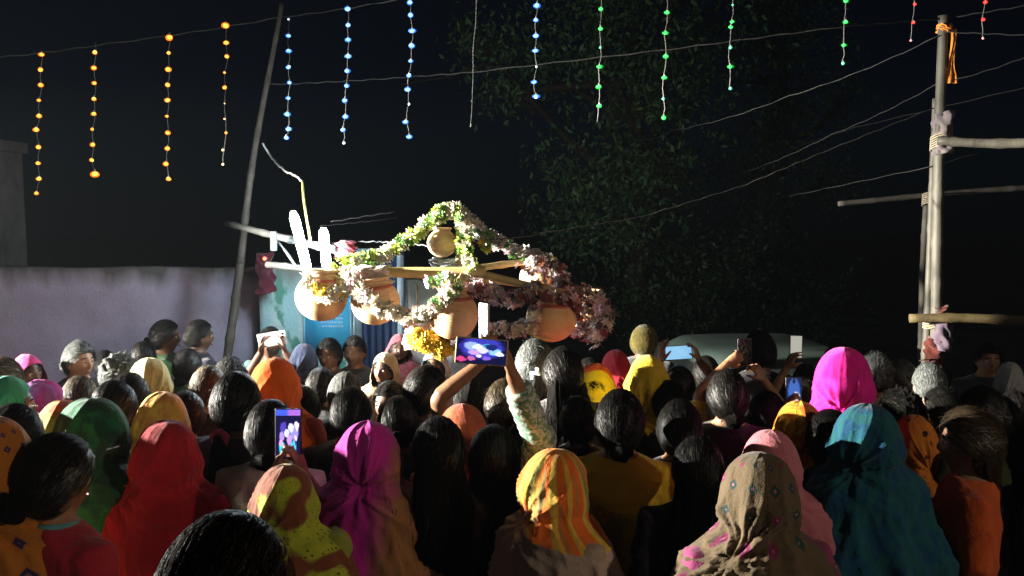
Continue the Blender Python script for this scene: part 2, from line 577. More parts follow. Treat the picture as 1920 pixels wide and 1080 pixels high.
def tree(x, y, label, clumps, trunk_r, trunk_h, seed, leaves=9000, leaf=0.085):
    r = random.Random(seed)
    nr = np.random.RandomState(seed)
    root = empty("tree", (x, y, 0), label=label, cat="tree", group="trees behind the crowd")
    parts = []
    k = 9
    path = [(math.sin(i * .7 + seed) * .05 * i / k, math.cos(i * .9) * .04, trunk_h * i / k) for i in range(k + 1)]
    parts.append(tube(path, [trunk_r * (1.35 - .15 * min(i, 2) - .07 * i) for i in range(k + 1)], 12))
    top = Vector(path[-1])
    for (cx, cy, cz, cr) in clumps:
        st = Vector(path[r.randint(3, k)])
        e = Vector((cx, cy, cz))
        mid = (st + e) / 2 + Vector((r.uniform(-.15, .15), r.uniform(-.15, .15), r.uniform(-.3, .1)))
        parts.append(tube([st, (st + mid) / 2, mid, (mid + e) / 2, e], [trunk_r * .42, trunk_r * .34, trunk_r * .25, trunk_r * .17, .012], 7))
        for _ in range(5):
            q = e + Vector((r.gauss(0, 1), r.gauss(0, 1), r.gauss(0, .8))) * cr * .6
            s0 = mid.lerp(e, r.uniform(.2, .9))
            parts.append(tube([s0, s0.lerp(q, .5) + Vector((0, 0, -.05)), q], [.02, .012, .006], 5))
    obj("trunk", merge(parts), bark_m, root)
    # leaves: sprays of leaf-sized faces on twig ends inside every clump
    cl = np.array(clumps)
    w = cl[:, 3] ** 2.2
    idx = nr.choice(len(cl), leaves // 9, p=w / w.sum())
    d = nr.normal(size=(len(idx), 3))
    d /= np.linalg.norm(d, axis=1)[:, None]
    rad = nr.rand(len(idx)) ** 0.45
    twig = cl[idx, :3] + d * (rad * cl[idx, 3] * (1 + .35 * nr.normal(size=len(idx))))[:, None] * np.array([1, 1, .85])
    N = len(idx) * 9
    c = np.repeat(twig, 9, 0) + nr.normal(size=(N, 3)) * np.array([.085, .085, .10])
    a = nr.normal(size=(N, 3)) + np.array([0, 0, -.9]); a /= np.linalg.norm(a, axis=1)[:, None]
    b_ = np.cross(a, nr.normal(size=(N, 3))); b_ /= np.linalg.norm(b_, axis=1)[:, None]
    nn = np.cross(a, b_)
    L = (leaf * (.6 + .7 * nr.rand(N)))[:, None]
    p0 = c; p1 = c + a * L * .5 + b_ * L * .22 + nn * L * .06; p2 = c + a * L; p3 = c + a * L * .5 - b_ * L * .22 + nn * L * .06
    V = np.stack([p0, p1, p2, p3], 1).reshape(-1, 3)
    F = [(4 * i, 4 * i + 1, 4 * i + 2) for i in range(N)] + [(4 * i, 4 * i + 2, 4 * i + 3) for i in range(N)]
    tag(obj("crown", (V, F), leaf_m, root, smooth=False), kind="stuff")
    return root

def clumps_px(lst, y, x):
    out = []
    for (px, py, dd, rr) in lst:
        p = P(px, py, y + dd)
        out.append((p.x - x, p.y - y, p.z, rr))
    return out
ty, tx = 10.0, P(1190, 600, 10).x
tree(tx, ty, "tall drooping leafy tree behind the green light strings", clumps_px(
    [(1130, 60, 0, .9), (1230, 170, -.3, .8), (1010, 130, .3, .6), (1300, 60, .2, .7), (1180, 320, -.4, .75), (1080, 330, 0, .5), (1140, 430, -.5, .6),
     (1220, 460, 0, .6), (1060, 420, .2, .45), (1290, 560, .2, .6), (1180, 560, 0, .6), (1350, 500, .2, .5), (900, 80, .2, .5), (940, 180, .1, .35), (1120, -120, .2, 1.0), (1270, -100, .2, .9), (1250, 330, .4, .5)],
    ty, tx), .16, 4.2, 5, 15000)
ty2, tx2 = 11.5, P(1450, 600, 11.5).x
tree(tx2, ty2, "darker leafy tree right of the drooping tree, behind the wires", clumps_px(
    [(1420, 300, 0, .7), (1470, 200, .2, .7), (1400, 420, 0, .7), (1450, 90, 0, .9), (1550, 330, .3, .5), (1400, 540, -.2, .8), (1500, 560, .2, .7), (1580, 180, .4, .5), (1480, -60, .2, 1.0)],
    ty2, tx2), .14, 4.0, 9, 9000)
# ---- parked car behind the crowd
def car(x, y, rz):
    root = empty("parked_car", (x, y, 0), rz, label="parked grey green hatchback behind the people raising phones", cat="car")
    paint = surf("car_paint", (0.022, 0.034, 0.03), (0.018, 0.028, 0.024), 3, .75, 200, .02, spec=.15)
    glass = surf("car_glass", (0.01, 0.012, 0.012), None, 3, .08, 10, 0, spec=.8)
    blackm = surf("tyre_rubber", (0.015, 0.015, 0.015), None, 20, .85)
    steel = surf("wheel_steel", (.4, .4, .4), None, 8, .4, metal=.9)
    # local: y = length (rear at -1.8), x = width
    secs = [(-1.80, .70, .32, .80), (-1.74, .76, .24, .90), (-1.2, .79, .20, .93), (0, .80, .20, .95), (.9, .79, .20, .93), (1.55, .76, .22, .84), (1.78, .68, .30, .70)]
    rings = []
    for (yy, w, z0, z1) in secs:
        ring = []
        for q in range(28):
            a = 2 * math.pi * q / 28
            ca, sa = math.cos(a), math.sin(a)
            sx = math.copysign(abs(ca) ** .35, ca); sz = math.copysign(abs(sa) ** .4, sa)
            ring.append((w * sx, yy, (z0 + z1) / 2 + (z1 - z0) / 2 * sz))
        rings.append(ring)
    obj("body", loft(rings), paint, root)
    rings = []
    for (z, x0, y0, y1) in ((.88, .74, -1.70, 1.0), (1.05, .69, -1.62, .62), (1.25, .60, -1.50, .22), (1.31, .55, -1.38, .08), (1.335, .45, -1.2, -.05)):
        ring = []
        for q in range(36):
            a = 2 * math.pi * q / 36
            ca, sa = math.cos(a), math.sin(a)
            ring.append((x0 * math.copysign(abs(ca) ** .3, ca), (y0 + y1) / 2 + (y1 - y0) / 2 * math.copysign(abs(sa) ** .35, sa), z))
        rings.append(ring)
    obj("cabin", loft(rings), paint, root)
    obj("rear_window", loft([[(-.60, -1.70, .93), (.60, -1.70, .93), (.60, -1.66, .93), (-.60, -1.66, .93)], [(-.50, -1.545, 1.22), (.50, -1.545, 1.22), (.50, -1.5, 1.22), (-.50, -1.5, 1.22)]]), glass, root, smooth=False)
    for s in (-1, 1):
        obj("side_window", loft([[(s * .735, -1.4, .95), (s * .735, .7, .95), (s * .70, .7, .95), (s * .70, -1.4, .95)], [(s * .625, -1.2, 1.22), (s * .625, .2, 1.22), (s * .59, .2, 1.22), (s * .59, -1.2, 1.22)]]), glass, root, smooth=False)
        obj("tail_light", box((s * .62, -1.775, .78), (.16, .05, .2)), surf("lamp_red", (.25, .01, .01), None, 4, .2), root)
        for yy in (-1.15, 1.1):
            w = obj("wheel", (lambda V: (V[0][:, [2, 0, 1]] * 1.0 + np.array([s * .70, yy, .29]), V[1]))(lathe([(.17, -.08), (.27, -.085), (.29, -.05), (.29, .05), (.27, .085), (.17, .08)], 28)), blackm, root)
            obj("rim", (lambda V: (V[0][:, [2, 0, 1]] + np.array([s * .70, yy, .29]), V[1]))(lathe([(.05, -.09), (.17, -.075), (.175, .075), (.05, .09)], 20)), steel, w)
    obj("bumper", box((0, -1.80, .40), (1.4, .08, .16)), paint, root)
    return root
cp = P(1405, 636, 6.9)
car(cp.x, 7.3, R(4)).scale = (1, 1, .9)

# ---- bamboo
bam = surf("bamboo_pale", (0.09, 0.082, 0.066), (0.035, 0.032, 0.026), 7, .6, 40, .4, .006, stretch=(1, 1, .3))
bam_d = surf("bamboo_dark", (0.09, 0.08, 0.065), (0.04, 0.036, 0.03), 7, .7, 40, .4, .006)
def bamboo(a, b_, r0, r1=None, seed=0, nodes_every=.32, m=12, crook=.012):
    a, b_ = Vector(a), Vector(b_)
    L = (b_ - a).length
    n = max(6, int(L / .05))
    r1 = r1 or r0
    rr = random.Random(seed)
    ph = rr.random() * 6
    path, rad = [], []
    for i in range(n + 1):
        t = i / n
        c = a.lerp(b_, t) + Vector((math.sin(t * 5 + ph), 0, math.cos(t * 4 + ph))) * crook
        near = abs(((t * L + ph * .05) / nodes_every) % 1 - .5)
        rad.append((r0 + (r1 - r0) * t) * (1 + (.16 if near < .07 else 0)))
        path.append(c)
    return tube(path, rad, m)

def local_bamboo(root, a, b_, *k, **kw):
    V, F = bamboo(a, b_, *k, **kw)
    return V - np.array(root.location), F

D1 = 6.3
sc_root = empty("bamboo_scaffold", (P(1764, 600, D1).x, D1, 0), label="lashed bamboo scaffold of poles and crossbars at the right", cat="scaffold")
def down(p): return Vector((p.x + .02, p.y, 0))
tp = P(1771, 30, D1); bt = P(1762, 680, D1)
fo = Vector((bt.x - .02, D1, 0))
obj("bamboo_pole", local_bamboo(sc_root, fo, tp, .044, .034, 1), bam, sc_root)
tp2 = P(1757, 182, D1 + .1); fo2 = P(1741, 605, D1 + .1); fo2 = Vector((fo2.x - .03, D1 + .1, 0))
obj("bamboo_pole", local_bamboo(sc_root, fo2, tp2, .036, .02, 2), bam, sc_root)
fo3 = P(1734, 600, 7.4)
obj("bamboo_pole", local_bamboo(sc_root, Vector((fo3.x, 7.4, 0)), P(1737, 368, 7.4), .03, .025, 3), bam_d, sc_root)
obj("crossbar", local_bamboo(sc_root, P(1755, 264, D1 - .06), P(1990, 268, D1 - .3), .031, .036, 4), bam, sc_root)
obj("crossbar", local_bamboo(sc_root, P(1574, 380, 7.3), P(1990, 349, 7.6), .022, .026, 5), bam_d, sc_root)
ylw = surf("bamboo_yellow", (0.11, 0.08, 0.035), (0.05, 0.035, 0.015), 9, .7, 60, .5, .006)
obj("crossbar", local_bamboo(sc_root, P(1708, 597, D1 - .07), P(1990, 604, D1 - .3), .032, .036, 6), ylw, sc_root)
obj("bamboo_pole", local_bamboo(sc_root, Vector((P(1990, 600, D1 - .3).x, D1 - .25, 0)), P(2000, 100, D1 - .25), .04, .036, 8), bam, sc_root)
rope_m = surf("rope_fibre", (0.35, 0.30, 0.22), (0.2, 0.16, 0.1), 60, .95, 200, .8, .004)
def lashing(c, r, h, turns, seed=0, ax=0.3):
    pts = []
    for i in range(turns * 10):
        a = i / 10 * 2 * math.pi
        pts.append((c[0] + math.cos(a) * r, c[1] + math.sin(a) * r, c[2] + h * (i / (turns * 10) - .5) + math.sin(a + seed) * ax * r))
    return tube(pts, .006, 5)
for (px, py, dd) in ((1762, 266, D1), (1748, 600, D1 + .03), (1744, 375, 7.35)):
    c = P(px, py, dd)
    V, F = lashing(c - sc_root.location, .062, .10, 6, px)
    obj("lashing", (V, F), rope_m, sc_root)

def wrapped_cloth(name, c, r, h, mat, seed, label, flare=0.0, tail=None):
    """a rag knotted round a pole"""
    root = empty(name, c, label=label, cat="cloth")
    rings = []
    nz = 22
    for i in range(nz):
        t = i / (nz - 1)
        z = h * (.5 - t)
        ring = []
        for j in range(36):
            a = 2 * math.pi * j / 36
            rr = r * (1 + .16 * math.sin(3 * a + seed + t * 7) + .13 * math.sin(5 * a - t * 13 + seed) + .1 * math.sin(t * 22 + a)) + flare * t * (1 + math.sin(2 * a + seed))
            ring.append((rr * math.cos(a), rr * math.sin(a), z + .012 * math.sin(2 * a + seed)))
        rings.append(ring)
    obj("wrap", loft(rings), mat, root)
    if tail:
        pts, w = tail
        A = []
        for i, p in enumerate(pts):
            row = []
            for j in range(9):
                q = (j / 8 - .5) * w[i]
                row.append((p[0] + q, p[1] + .012 * math.sin(j * 1.7 + i * .6), p[2]))
            A.append(row)
        A = np.array(A)
        V = np.vstack([A.reshape(-1, 3), A.reshape(-1, 3) + np.array([0, .004, 0])])
        F = grid_faces(len(pts), 9, False)
        k = len(pts) * 9
        F += [tuple(reversed([i + k for i in f])) for f in F]
        obj("tail", (V, F), mat, root)
    return root
c_or = cloth((0.62, 0.22, 0.03)); c_wh = cloth((0.12, 0.10, 0.105)); c_rd = cloth((0.06, 0.008, 0.005)); c_pu = cloth((0.09, 0.065, 0.09))
c0 = P(1771, 53, D1)
wrapped_cloth("orange_ribbon", c0, .045, .05, c_or, 1, "orange ribbon tied near the top of the tallest bamboo pole",
              tail=([(.05 + .008 * math.sin(i * .7), -.03, -.01 - .035 * i) for i in range(12)], [.05, .045, .04, .04, .035, .03, .03, .035, .05, .07, .09, .10]))
wrapped_cloth("white_rag", P(1768, 250, D1), .062, .30, c_wh, 4, "white rag bound round the bamboo joint under the top crossbar")
wrapped_cloth("red_rag", P(1752, 660, D1 - .02), .06, .22, c_rd, 3, "red rag tied low on the bamboo poles above the heads",
              tail=([(-.05 - .02 * i, -.06, -.04 - .004 * i) for i in range(5)], [.05, .045, .04, .03, .015]))
wrapped_cloth("mauve_rag", P(1767, 625, D1 - .03), .058, .26, c_pu, 6, "faded mauve rag hanging below the lowest bamboo crossbar", flare=.012)
wrapped_cloth("orange_rag", P(1763, 580, D1), .052, .05, c_rd, 9, "narrow orange red rag knotted just above the lowest crossbar")

# ---- leaning pole at the left and its wires
D2 = 6.3
a = P(449, 485, D2)
pole_foot = P(410, 760, D2 - .1)
pr = empty("leaning_pole", (P(392, 600, D2).x, D2 - .1, 0), label="thin leaning bamboo pole left of the tube lights", cat="pole")
top = P(524, 10, D2)
obj("pole", local_bamboo(pr, Vector((P(392, 600, D2).x, D2 - .1, 0)), a, .035, .03, 11), bam_d, pr)
obj("pole_top", local_bamboo(pr, a - Vector((0, 0, .02)), top, .029, .015, 12, crook=.018), bam_d, pr)
# pole through the wall's line stands in front of it

def wire(name, pts, r, mat, label, cat="wire", group=None, sag=0.0, n=14):
    out = []
    for i in range(len(pts) - 1):
        p, q = Vector(pts[i]), Vector(pts[i + 1])
        for k in range(n):
            t = k / n
            v = p.lerp(q, t)
            v.z -= sag * 4 * t * (1 - t)
            v += Vector((0, 0, math.sin(k * 1.9 + i) * .004))
            out.append(v)
    out.append(Vector(pts[-1]))
    root = Vector(out[0])
    V, F = tube(out, r, 5)
    o = obj(name, (V - np.array(root), F), mat, loc=root)
    tag(o, label, cat, group)
    return o
wm = surf("wire_grey", (0.04, 0.04, 0.037), (0.012, 0.012, 0.012), 12, .6, 80, .3)
wmd = surf("wire_dark", (0.02, 0.02, 0.018), None, 12, .7)
wire("light_cable", [P(-60, 112, 5.9), P(200, 82, 5.85), P(525, 32, 5.8), P(770, -6, 5.6), P(1007, -22, 5.6), P(1250, -60, 4.4), P(1600, -95, 4.3), P(1950, -60, 4.8)], .0045, wm, "sagging cable that carries the amber, blue, green and red light strings", sag=.01)
wire("rope_line", [P(508, 157, D2), P(530, 158, D2), P(700, 149, D2), P(880, 136, 6.2), P(1260, 92, 6.1), P(1580, 50, 6.1), P(1770, 35, D1), P(1960, 5, 6.2)], .0052, wm, "pale rope line from the leaning pole to the bamboo scaffold top")
wire("rope_line", [P(1190, 262, 8), P(1260, 245, 7.6), P(1480, 180, 7), P(1762, 66, D1 - .03)], .0042, wm, "rope rising through the tree to the orange ribbon knot", sag=.03)
wire("rope_line", [P(1774, 60, D1 - .05), P(1960, 68, 6)], .0045, wmd, "dark rope leaving the pole top towards the right edge")
wire("rope_line", [P(1390, 325, 8), P(1560, 252, 7.4), P(1756, 158, D1 + .02), P(1960, 92, 6)], .0038, wmd, "thin dark wire crossing the scaffold below the orange ribbon", sag=.02)
wire("rope_line", [P(1480, 368, 8), P(1748, 312, D1 + .04), P(1960, 250, 6.6)], .0035, wmd, "faint wire meeting the scaffold under the top crossbar")
wire("rope_line", [P(1420, 300, 8.6), P(1600, 240, 8), P(1960, 155, 7.4)], .0035, wmd, "faint wire high behind the scaffold in front of the dark tree")
wire("hanging_rope", [P(905, 450, 4.85), P(960, 447, 5.0), P(1200, 408, 5.6), P(1390, 350, 6.0), P(1545, 285, 6.2), P(1757, 200, D1 + .05)], .0042, wm, "rope holding the flower covered pots, running right to the scaffold")
wire("hanging_rope", [P(620, 416, 6.2), P(740, 397, 6.4)], .005, wm, "upper of two short ropes behind the tube lights")
wire("hanging_rope", [P(600, 424, 6.25), P(700, 414, 6.4), P(745, 408, 6.6)], .004, wmd, "lower thinner of two short ropes behind the tube lights")
wire("hanging_rope", [P(612, 455, 6.0), P(700, 453, 5.6), P(752, 455, 5.2), P(812, 462, 4.9)], .005, wm, "rope from the tube light frame to the top pot")
wire("power_cable", [P(492, 268, D2), P(505, 290, D2), P(520, 308, 6.2), P(537, 322, 6.1), P(556, 330, 6.0), P(567, 341, 5.9)], .008, surf("white_cable", (.55, .56, .54), None, 9, .5), "white power cable looping from the leaning pole", n=6)
wire("power_cable", [P(567, 341, 5.9), P(569, 370, 5.8), P(574, 405, 5.7), P(582, 450, 5.6)], .009, surf("yellow_cable", (.55, .50, .14), None, 9, .5), "yellowish cable dropping to the tube lights", n=6)

# ---- tube lights on their wooden frame
DT = 5.45
tf = empty("wooden_bracket", tuple(P(520, 470, DT + .1)), label="rough wooden arm that carries the two white tube lights", cat="bracket")
wood_g = surf("grey_wood", (0.10, 0.105, 0.10), (0.05, 0.05, 0.05), 10, .8, 50, .6, .006, stretch=(.2, 1, 1))
obj("arm", local_bamboo(tf, P(424, 419, D2 - .05), P(628, 468, DT + .07), .022, .026, 21, crook=.004), wood_g, tf)
obj("arm", local_bamboo(tf, P(502, 497, DT + .4), P(580, 503, DT + .1), .022, .02, 22, crook=.003), wood_g, tf)
for (px, py) in ((513, 452),):
    p = P(px, py, DT + .25) - tf.location
    V, F = bbox_bevel((.035, .05, .13), .006, 2)
    obj("clamp", (V + np.array(p), F), wood_g, tf)
obj("brace", local_bamboo(tf, P(520, 452, DT + .3), P(556, 500, DT + .15), .008, .008, 23, crook=.002), wood_g, tf)
tube_e = emit("tube_glow", (0.74, 0.90, 1.0), 260.0)
capm = surf("tube_cap_metal", (.6, .6, .6), None, 5, .4, metal=.8)
for (a, b_, lab) in (((549, 397), (578, 512), "taller left white tube light above the first clay pot"), ((606, 428), (613, 505), "shorter right white tube light above the first clay pot")):
    p, q = P(a[0], a[1], DT - .05), P(b_[0], b_[1], DT + .02)
    r = empty("tube_light", q, label=lab, cat="tube light", group="tube lights over the pots")
    p0 = p - q
    obj("glass_tube", tube([p0 * (-.01 + 1.02 * i / 16) for i in range(17)], [.012, .024] + [.029] * 13 + [.024, .012], 16), tube_e, r)
    obj("end_cap", tube([p0 * 1.005, p0 * 1.02], .012, 12), capm, r)
    obj("end_cap", tube([p0 * .02, p0 * -.03], .015, 12), capm, r)
wrapped_cloth("maroon_cloth", P(497, 512, TY - .25), .055, .30, cloth((0.07, 0.010, 0.02)), 2, "maroon cloth hanging at the corner of the turquoise wall", flare=.01)
rl = empty("indicator_lamp", P(496, 485, TY - .35), label="tiny glowing red lamp above the maroon cloth", cat="lamp")
obj("bulb", ellipsoid((0, 0, 0), (.014, .014, .014), 6, 8), emit("red_bulb", (1, .12, .06), 6), rl)
obj("holder", tube([(0, .01, 0), (0, .05, .0)], .012, 8), capm, rl)
wrapped_cloth("red_cloth", P(648, 466, DT + .2), .06, .09, cloth((0.55, 0.10, 0.12)), 5, "knotted red and white cloth right of the tube lights", flare=.02)

# ---- light strings
LED = {
 'amber': (emit("led_amber", (1.0, 0.66, 0.16), 3.2), emit("led_amber_dim", (1.0, 0.65, 0.25), 1.1)),
 'blue': (emit("led_blue", (0.75, 0.93, 1.0), 2.2), emit("led_white", (0.8, 0.88, 1.0), 1.0)),
 'green': (emit("led_green", (0.30, 1.0, 0.55), 1.8), emit("led_green_dim", (0.10, 0.9, 0.45), .8)),
 'red': (emit("led_red", (1.0, 0.35, 0.25), 1.6), emit("led_red_dim", (1.0, 0.35, 0.35), .9)),
}
def halo_mat(name, c, s, clear):
    """see-through glowing shell that stands in for the halo round a lit bulb"""
    m = bpy.data.materials.new(name)
    n, l, b = nodes(m)
    b.inputs["Base Color"].default_value = (*[x * .5 for x in c], 1)
    b.inputs["Emission Color"].default_value = (*c, 1)
    b.inputs["Emission Strength"].default_value = s
    t = n.new("ShaderNodeBsdfTransparent"); t.inputs[0].default_value = (*[.5 + .5 * x for x in c], 1)
    mx = n.new("ShaderNodeMixShader"); mx.inputs[0].default_value = clear
    l.new(b.outputs[0], mx.inputs[1]); l.new(t.outputs[0], mx.inputs[2]); l.new(mx.outputs[0], n["Material Output"].inputs[0])
    return m
HALO = {'amber': halo_mat("halo_amber", (1.0, 0.27, 0.0), 1.7, .62), 'blue': halo_mat("halo_blue", (0.04, 0.28, 1.0), 1.4, .62),
       'green': halo_mat("halo_green", (0.0, 0.75, 0.06), 1.0, .6), 'red': halo_mat("halo_red", (1.0, 0.01, 0.01), .8, .5)}
cord_m = surf("string_cord", (0.12, 0.12, 0.115), None, 30, .5)
V_, F_ = ellipsoid((0, 0, 0), (1, .9, .85), 7, 10)
led_me = make_mesh("led_bulb", V_, F_)
V_, F_ = tube([(0, 0, .7), (0, 0, 1.5), (0, 0, 1.8)], [.55, .5, .25], 8)
sock_me = make_mesh("led_socket", V_, F_)
sock_m = surf("socket_plastic", (.25, .25, .22), None, 5, .5)
STR = [
 ('amber', 5.8, [(78,102),(76,131),(76,159),(73,188,.8),(73,217),(68,243,1.1),(72,276),(71,306,.9),(73,335),(68,362,.9)], "first amber light string from the left edge"),
 ('amber', 5.8, [(178,98,.95),(176,127),(177,156,.8),(176,185),(176,213,1.05),(173,242,.7),(174,271),(172,300,.9),(178,326,1.5)], "second amber light string from the left, ending in a big bulb"),
 ('amber', 5.8, [(318,70,1.4),(316,99,.8),(315,130,1.1),(314,159),(314,188,1.05),(313,218,.6),(314,249),(314,278,1.05),(311,307),(316,335)], "third amber light string, with a big bulb at its top"),
 ('amber', 5.8, [(423,48,1.4),(424,80),(425,106,.9),(421,136,.6),(421,164,.9),(421,194,-.4),(421,223,-.55),(424,249,.65),(418,281,-.65),(418,308,-.6)], "amber light string next to the leaning pole, its lower bulbs dim"),
 ('blue', 5.7, [(541,36,-.6),(541,67),(541,95),(541,126),(543,155,.9),(541,184,.9),(539,214,1.1),(541,242,1.1),(537,258,1.1)], "blue white light string right beside the leaning pole"),
 ('blue', 5.6, [(652,17,1.2),(653,47,1.1),(653,74,1.1),(653,105,1.1),(651,133),(650,161,.9),(647,188,1.1),(648,218),(643,243,1.1),(645,268,-.7)], "second blue white light string from the leaning pole"),
 ('blue', 5.6, [(769,4,1.1),(770,28,1.1),(773,58,1.15),(772,85,1.1),(770,114,.8),(767,141),(765,168,1.05),(767,195,-.6),(761,228),(768,256,.95)], "third blue white light string from the leaning pole"),
 ('off', 5.6, [(892,-5,-.3),(888,90,-.35),(884,190,-.35),(883,236,-.6)], "unlit light string between the blue and white ones"),
 ('blue', 5.6, [(1007,10,1.1),(1005,37,1.05),(1005,67,1.15),(1004,95,1.05),(1006,125,-.6),(1002,154,.95),(1005,181,1.15)], "blue white light string just left of the green ones"),
 ('green', 4.6, [(1127,17,.9),(1126,54,1.05),(1126,89,-.6),(1124,125,1),(1123,162,1),(1124,198,1),(1119,228,0)], "first green light string, with a bare cord end"),
 ('green', 4.4, [(1251,23,.95),(1248,62,1),(1249,105,1),(1246,145,.9),(1244,185,-.8),(1245,221,1.0)], "second and longest green light string"),
 ('green', 4.4, [(1374,9,-.5),(1373,41,.8),(1370,51,.9),(1370,89,-.85),(1369,125,1),(1370,166,-.7)], "third green light string, with two bulbs touching"),
 ('green', 4.3, [(1586,2,.9),(1586,41,.9),(1582,85,.85),(1581,119,-.8)], "short green light string nearest the scaffold"),
 ('red', 4.8, [(1715,8,.7),(1713,42,.75),(1708,76,-.6)], "short red light string left of the scaffold pole"),
 ('red', 4.8, [(1848,4,.75),(1844,37,.75),(1843,72,-.6)], "short red light string right of the scaffold pole"),
]
for (kind, d, L, lab) in STR:
    L = [p if len(p) == 3 else (p[0], p[1], 1.0) for p in L]
    first = P(L[0][0], L[0][1], d)
    topy = {True: 105 - .141 * L[0][0], False: -25 - max(0, (L[0][0] - 1000)) * .1}[L[0][0] < 900]
    root = empty("light_string", P(L[0][0] + 1, min(topy, L[0][1] - 4), d), label=lab, cat="light string", group="decorative light strings overhead")
    pts = [P(L[0][0] + 1, min(topy, L[0][1] - 4), d) - root.location]
    for i, (px, py, s) in enumerate(L):
        p = P(px, py, d) - root.location
        if i: pts.append((pts[-1] + p) / 2 + Vector((rng.uniform(-.006, .006), 0, 0)))
        pts.append(p + Vector((.004 * (-1) ** i, .012, 0)))
    if s > 0: pass
    obj("cord", tube(pts, .0022, 5), cord_m, root)
    for (px, py, s) in L:
        if s == 0: continue
        p = P(px, py, d) - root.location
        m = cord_m if kind == 'off' else LED[kind][0 if s > 0 else 1]
        o = link("led_bulb", led_me, m, root, p)
        k = .0118 * abs(s) * d / 5.0
        lit = kind != 'off' and s > 0
        q = k * (.95 if lit else 1)
        o.scale = (q * rng.uniform(.9, 1.15), q, q * rng.uniform(.85, 1.1))
        if lit:
            cp_ = link("led_halo", led_me, HALO[kind], root, p + Vector((rng.uniform(-.2, .2) * k, 0, rng.uniform(-.25, .15) * k)))  # coloured halo of the bulb, built as a glowing shell
            cp_.scale = (k * 1.35 * rng.uniform(.85, 1.3), k * 1.2, k * 1.15 * rng.uniform(.85, 1.2))
        o.rotation_euler = (rng.uniform(-.5, .5), rng.uniform(-.6, .6), 0)
        h = link("led_socket", sock_me, sock_m, root, p)
        h.scale = (k * .55, k * .55, k * .9)
# ================================================================== the hanging pots and their garlands
clay = bpy.data.materials.new("clay")
n, l, b = nodes(clay)
ob = n.new("ShaderNodeTexCoord").outputs["Object"]
t = tex(n, l, "ShaderNodeTexNoise", ob, 9, Detail=7, Roughness=.7)
w = tex(n, l, "ShaderNodeTexWave", mapping(n, l, ob, (0.2, 0.2, 1)), 22, Distortion=1.5, Detail=2)
w.bands_direction = 'Z'
c = ramp(n, l, t.outputs[0], [(0.3, (0.62, 0.42, 0.25)), (0.55, (0.54, 0.33, 0.17)), (0.75, (0.26, 0.13, 0.07))])
l.new(c, b.inputs["Base Color"])
b.inputs["Roughness"].default_value = .75
h = math_n(n, l, 'MULTIPLY_ADD', w.outputs[0], .35, t.outputs[0])
bump(n, l, b, h, .35, .006)
red_paint = surf("pot_red_paint", (0.35, 0.07, 0.05), (0.42, 0.14, 0.08), 14, .7)

def pot(px, py, rpx, d, label, squash=.95, tilt=(0, 0), band=True):
    c = P(px, py, d)
    r = rpx * d / FPX
    root = empty("clay_pot", c, label=label, cat="clay pot", group="clay pots of the hanging frame")
    root.rotation_euler = (tilt[0], tilt[1], rng.uniform(0, 6))
    prof = []
    for i in range(0, 19):
        a = -math.pi / 2 + i / 18 * (math.pi / 2 + 0.95)
        prof.append((r * math.cos(a) + 1e-4, r * squash * math.sin(a)))
    z0 = prof[-1][1]; r0 = prof[-1][0]
    prof += [(r0 * .93, z0 + r * .05), (r0 * .92, z0 + r * .14)]
    body = lathe(prof, 40)
    V, F = body
    V = V + np.column_stack([wob(V, 9 / r * .12, 4) * r * .012] * 3)
    bo = obj("belly", (V, F), clay, root)
    zt = z0 + r * .14
    rim = lathe([(r0 * .86, zt - r * .03), (r0 * 1.0, zt), (r0 * 1.12, zt + r * .07), (r0 * 1.10, zt + r * .12), (r0 * .9, zt + r * .10), (r0 * .80, zt + r * .02), (r0 * .78, zt - r * .2)], 32)
    obj("rim", rim, clay, root)
    if band:
        zb = r * squash * .62
        rb = math.sqrt(max(0, r * r - (zb / squash) ** 2))
        obj("painted_band", lathe([(rb * 1.005 + .002, zb - r * .10), (rb * 1.02, zb), (rb * .90, zb + r * .10)], 40), red_paint, root)
    return root
pot(603, 556, 49, 4.70, "clay pot right under the two tube lights, leftmost of the pots")
pot(704, 566, 46, 4.62, "clay pot crossed by a white garland, second from the tube lights", tilt=(0, .12))
pot(850, 590, 47, 4.50, "centre clay pot behind the raised vertical phone", squash=1.02)
pot(1034, 596, 48, 4.72, "bare reddish clay pot low at the right of the frame", tilt=(.1, -.1))
pot(1010, 520, 36, 5.35, "small clay pot in shade above the reddish pot", band=True)
pot(1102, 588, 44, 5.2, "clay pot buried in maroon and white blossoms at the far right")
pot(829, 456, 28, 4.92, "single clay pot at the top, under the peak of the garlands", band=False)
pot(846, 398, 15, 4.92, "tiny clay pot at the very peak of the garlands", band=False)

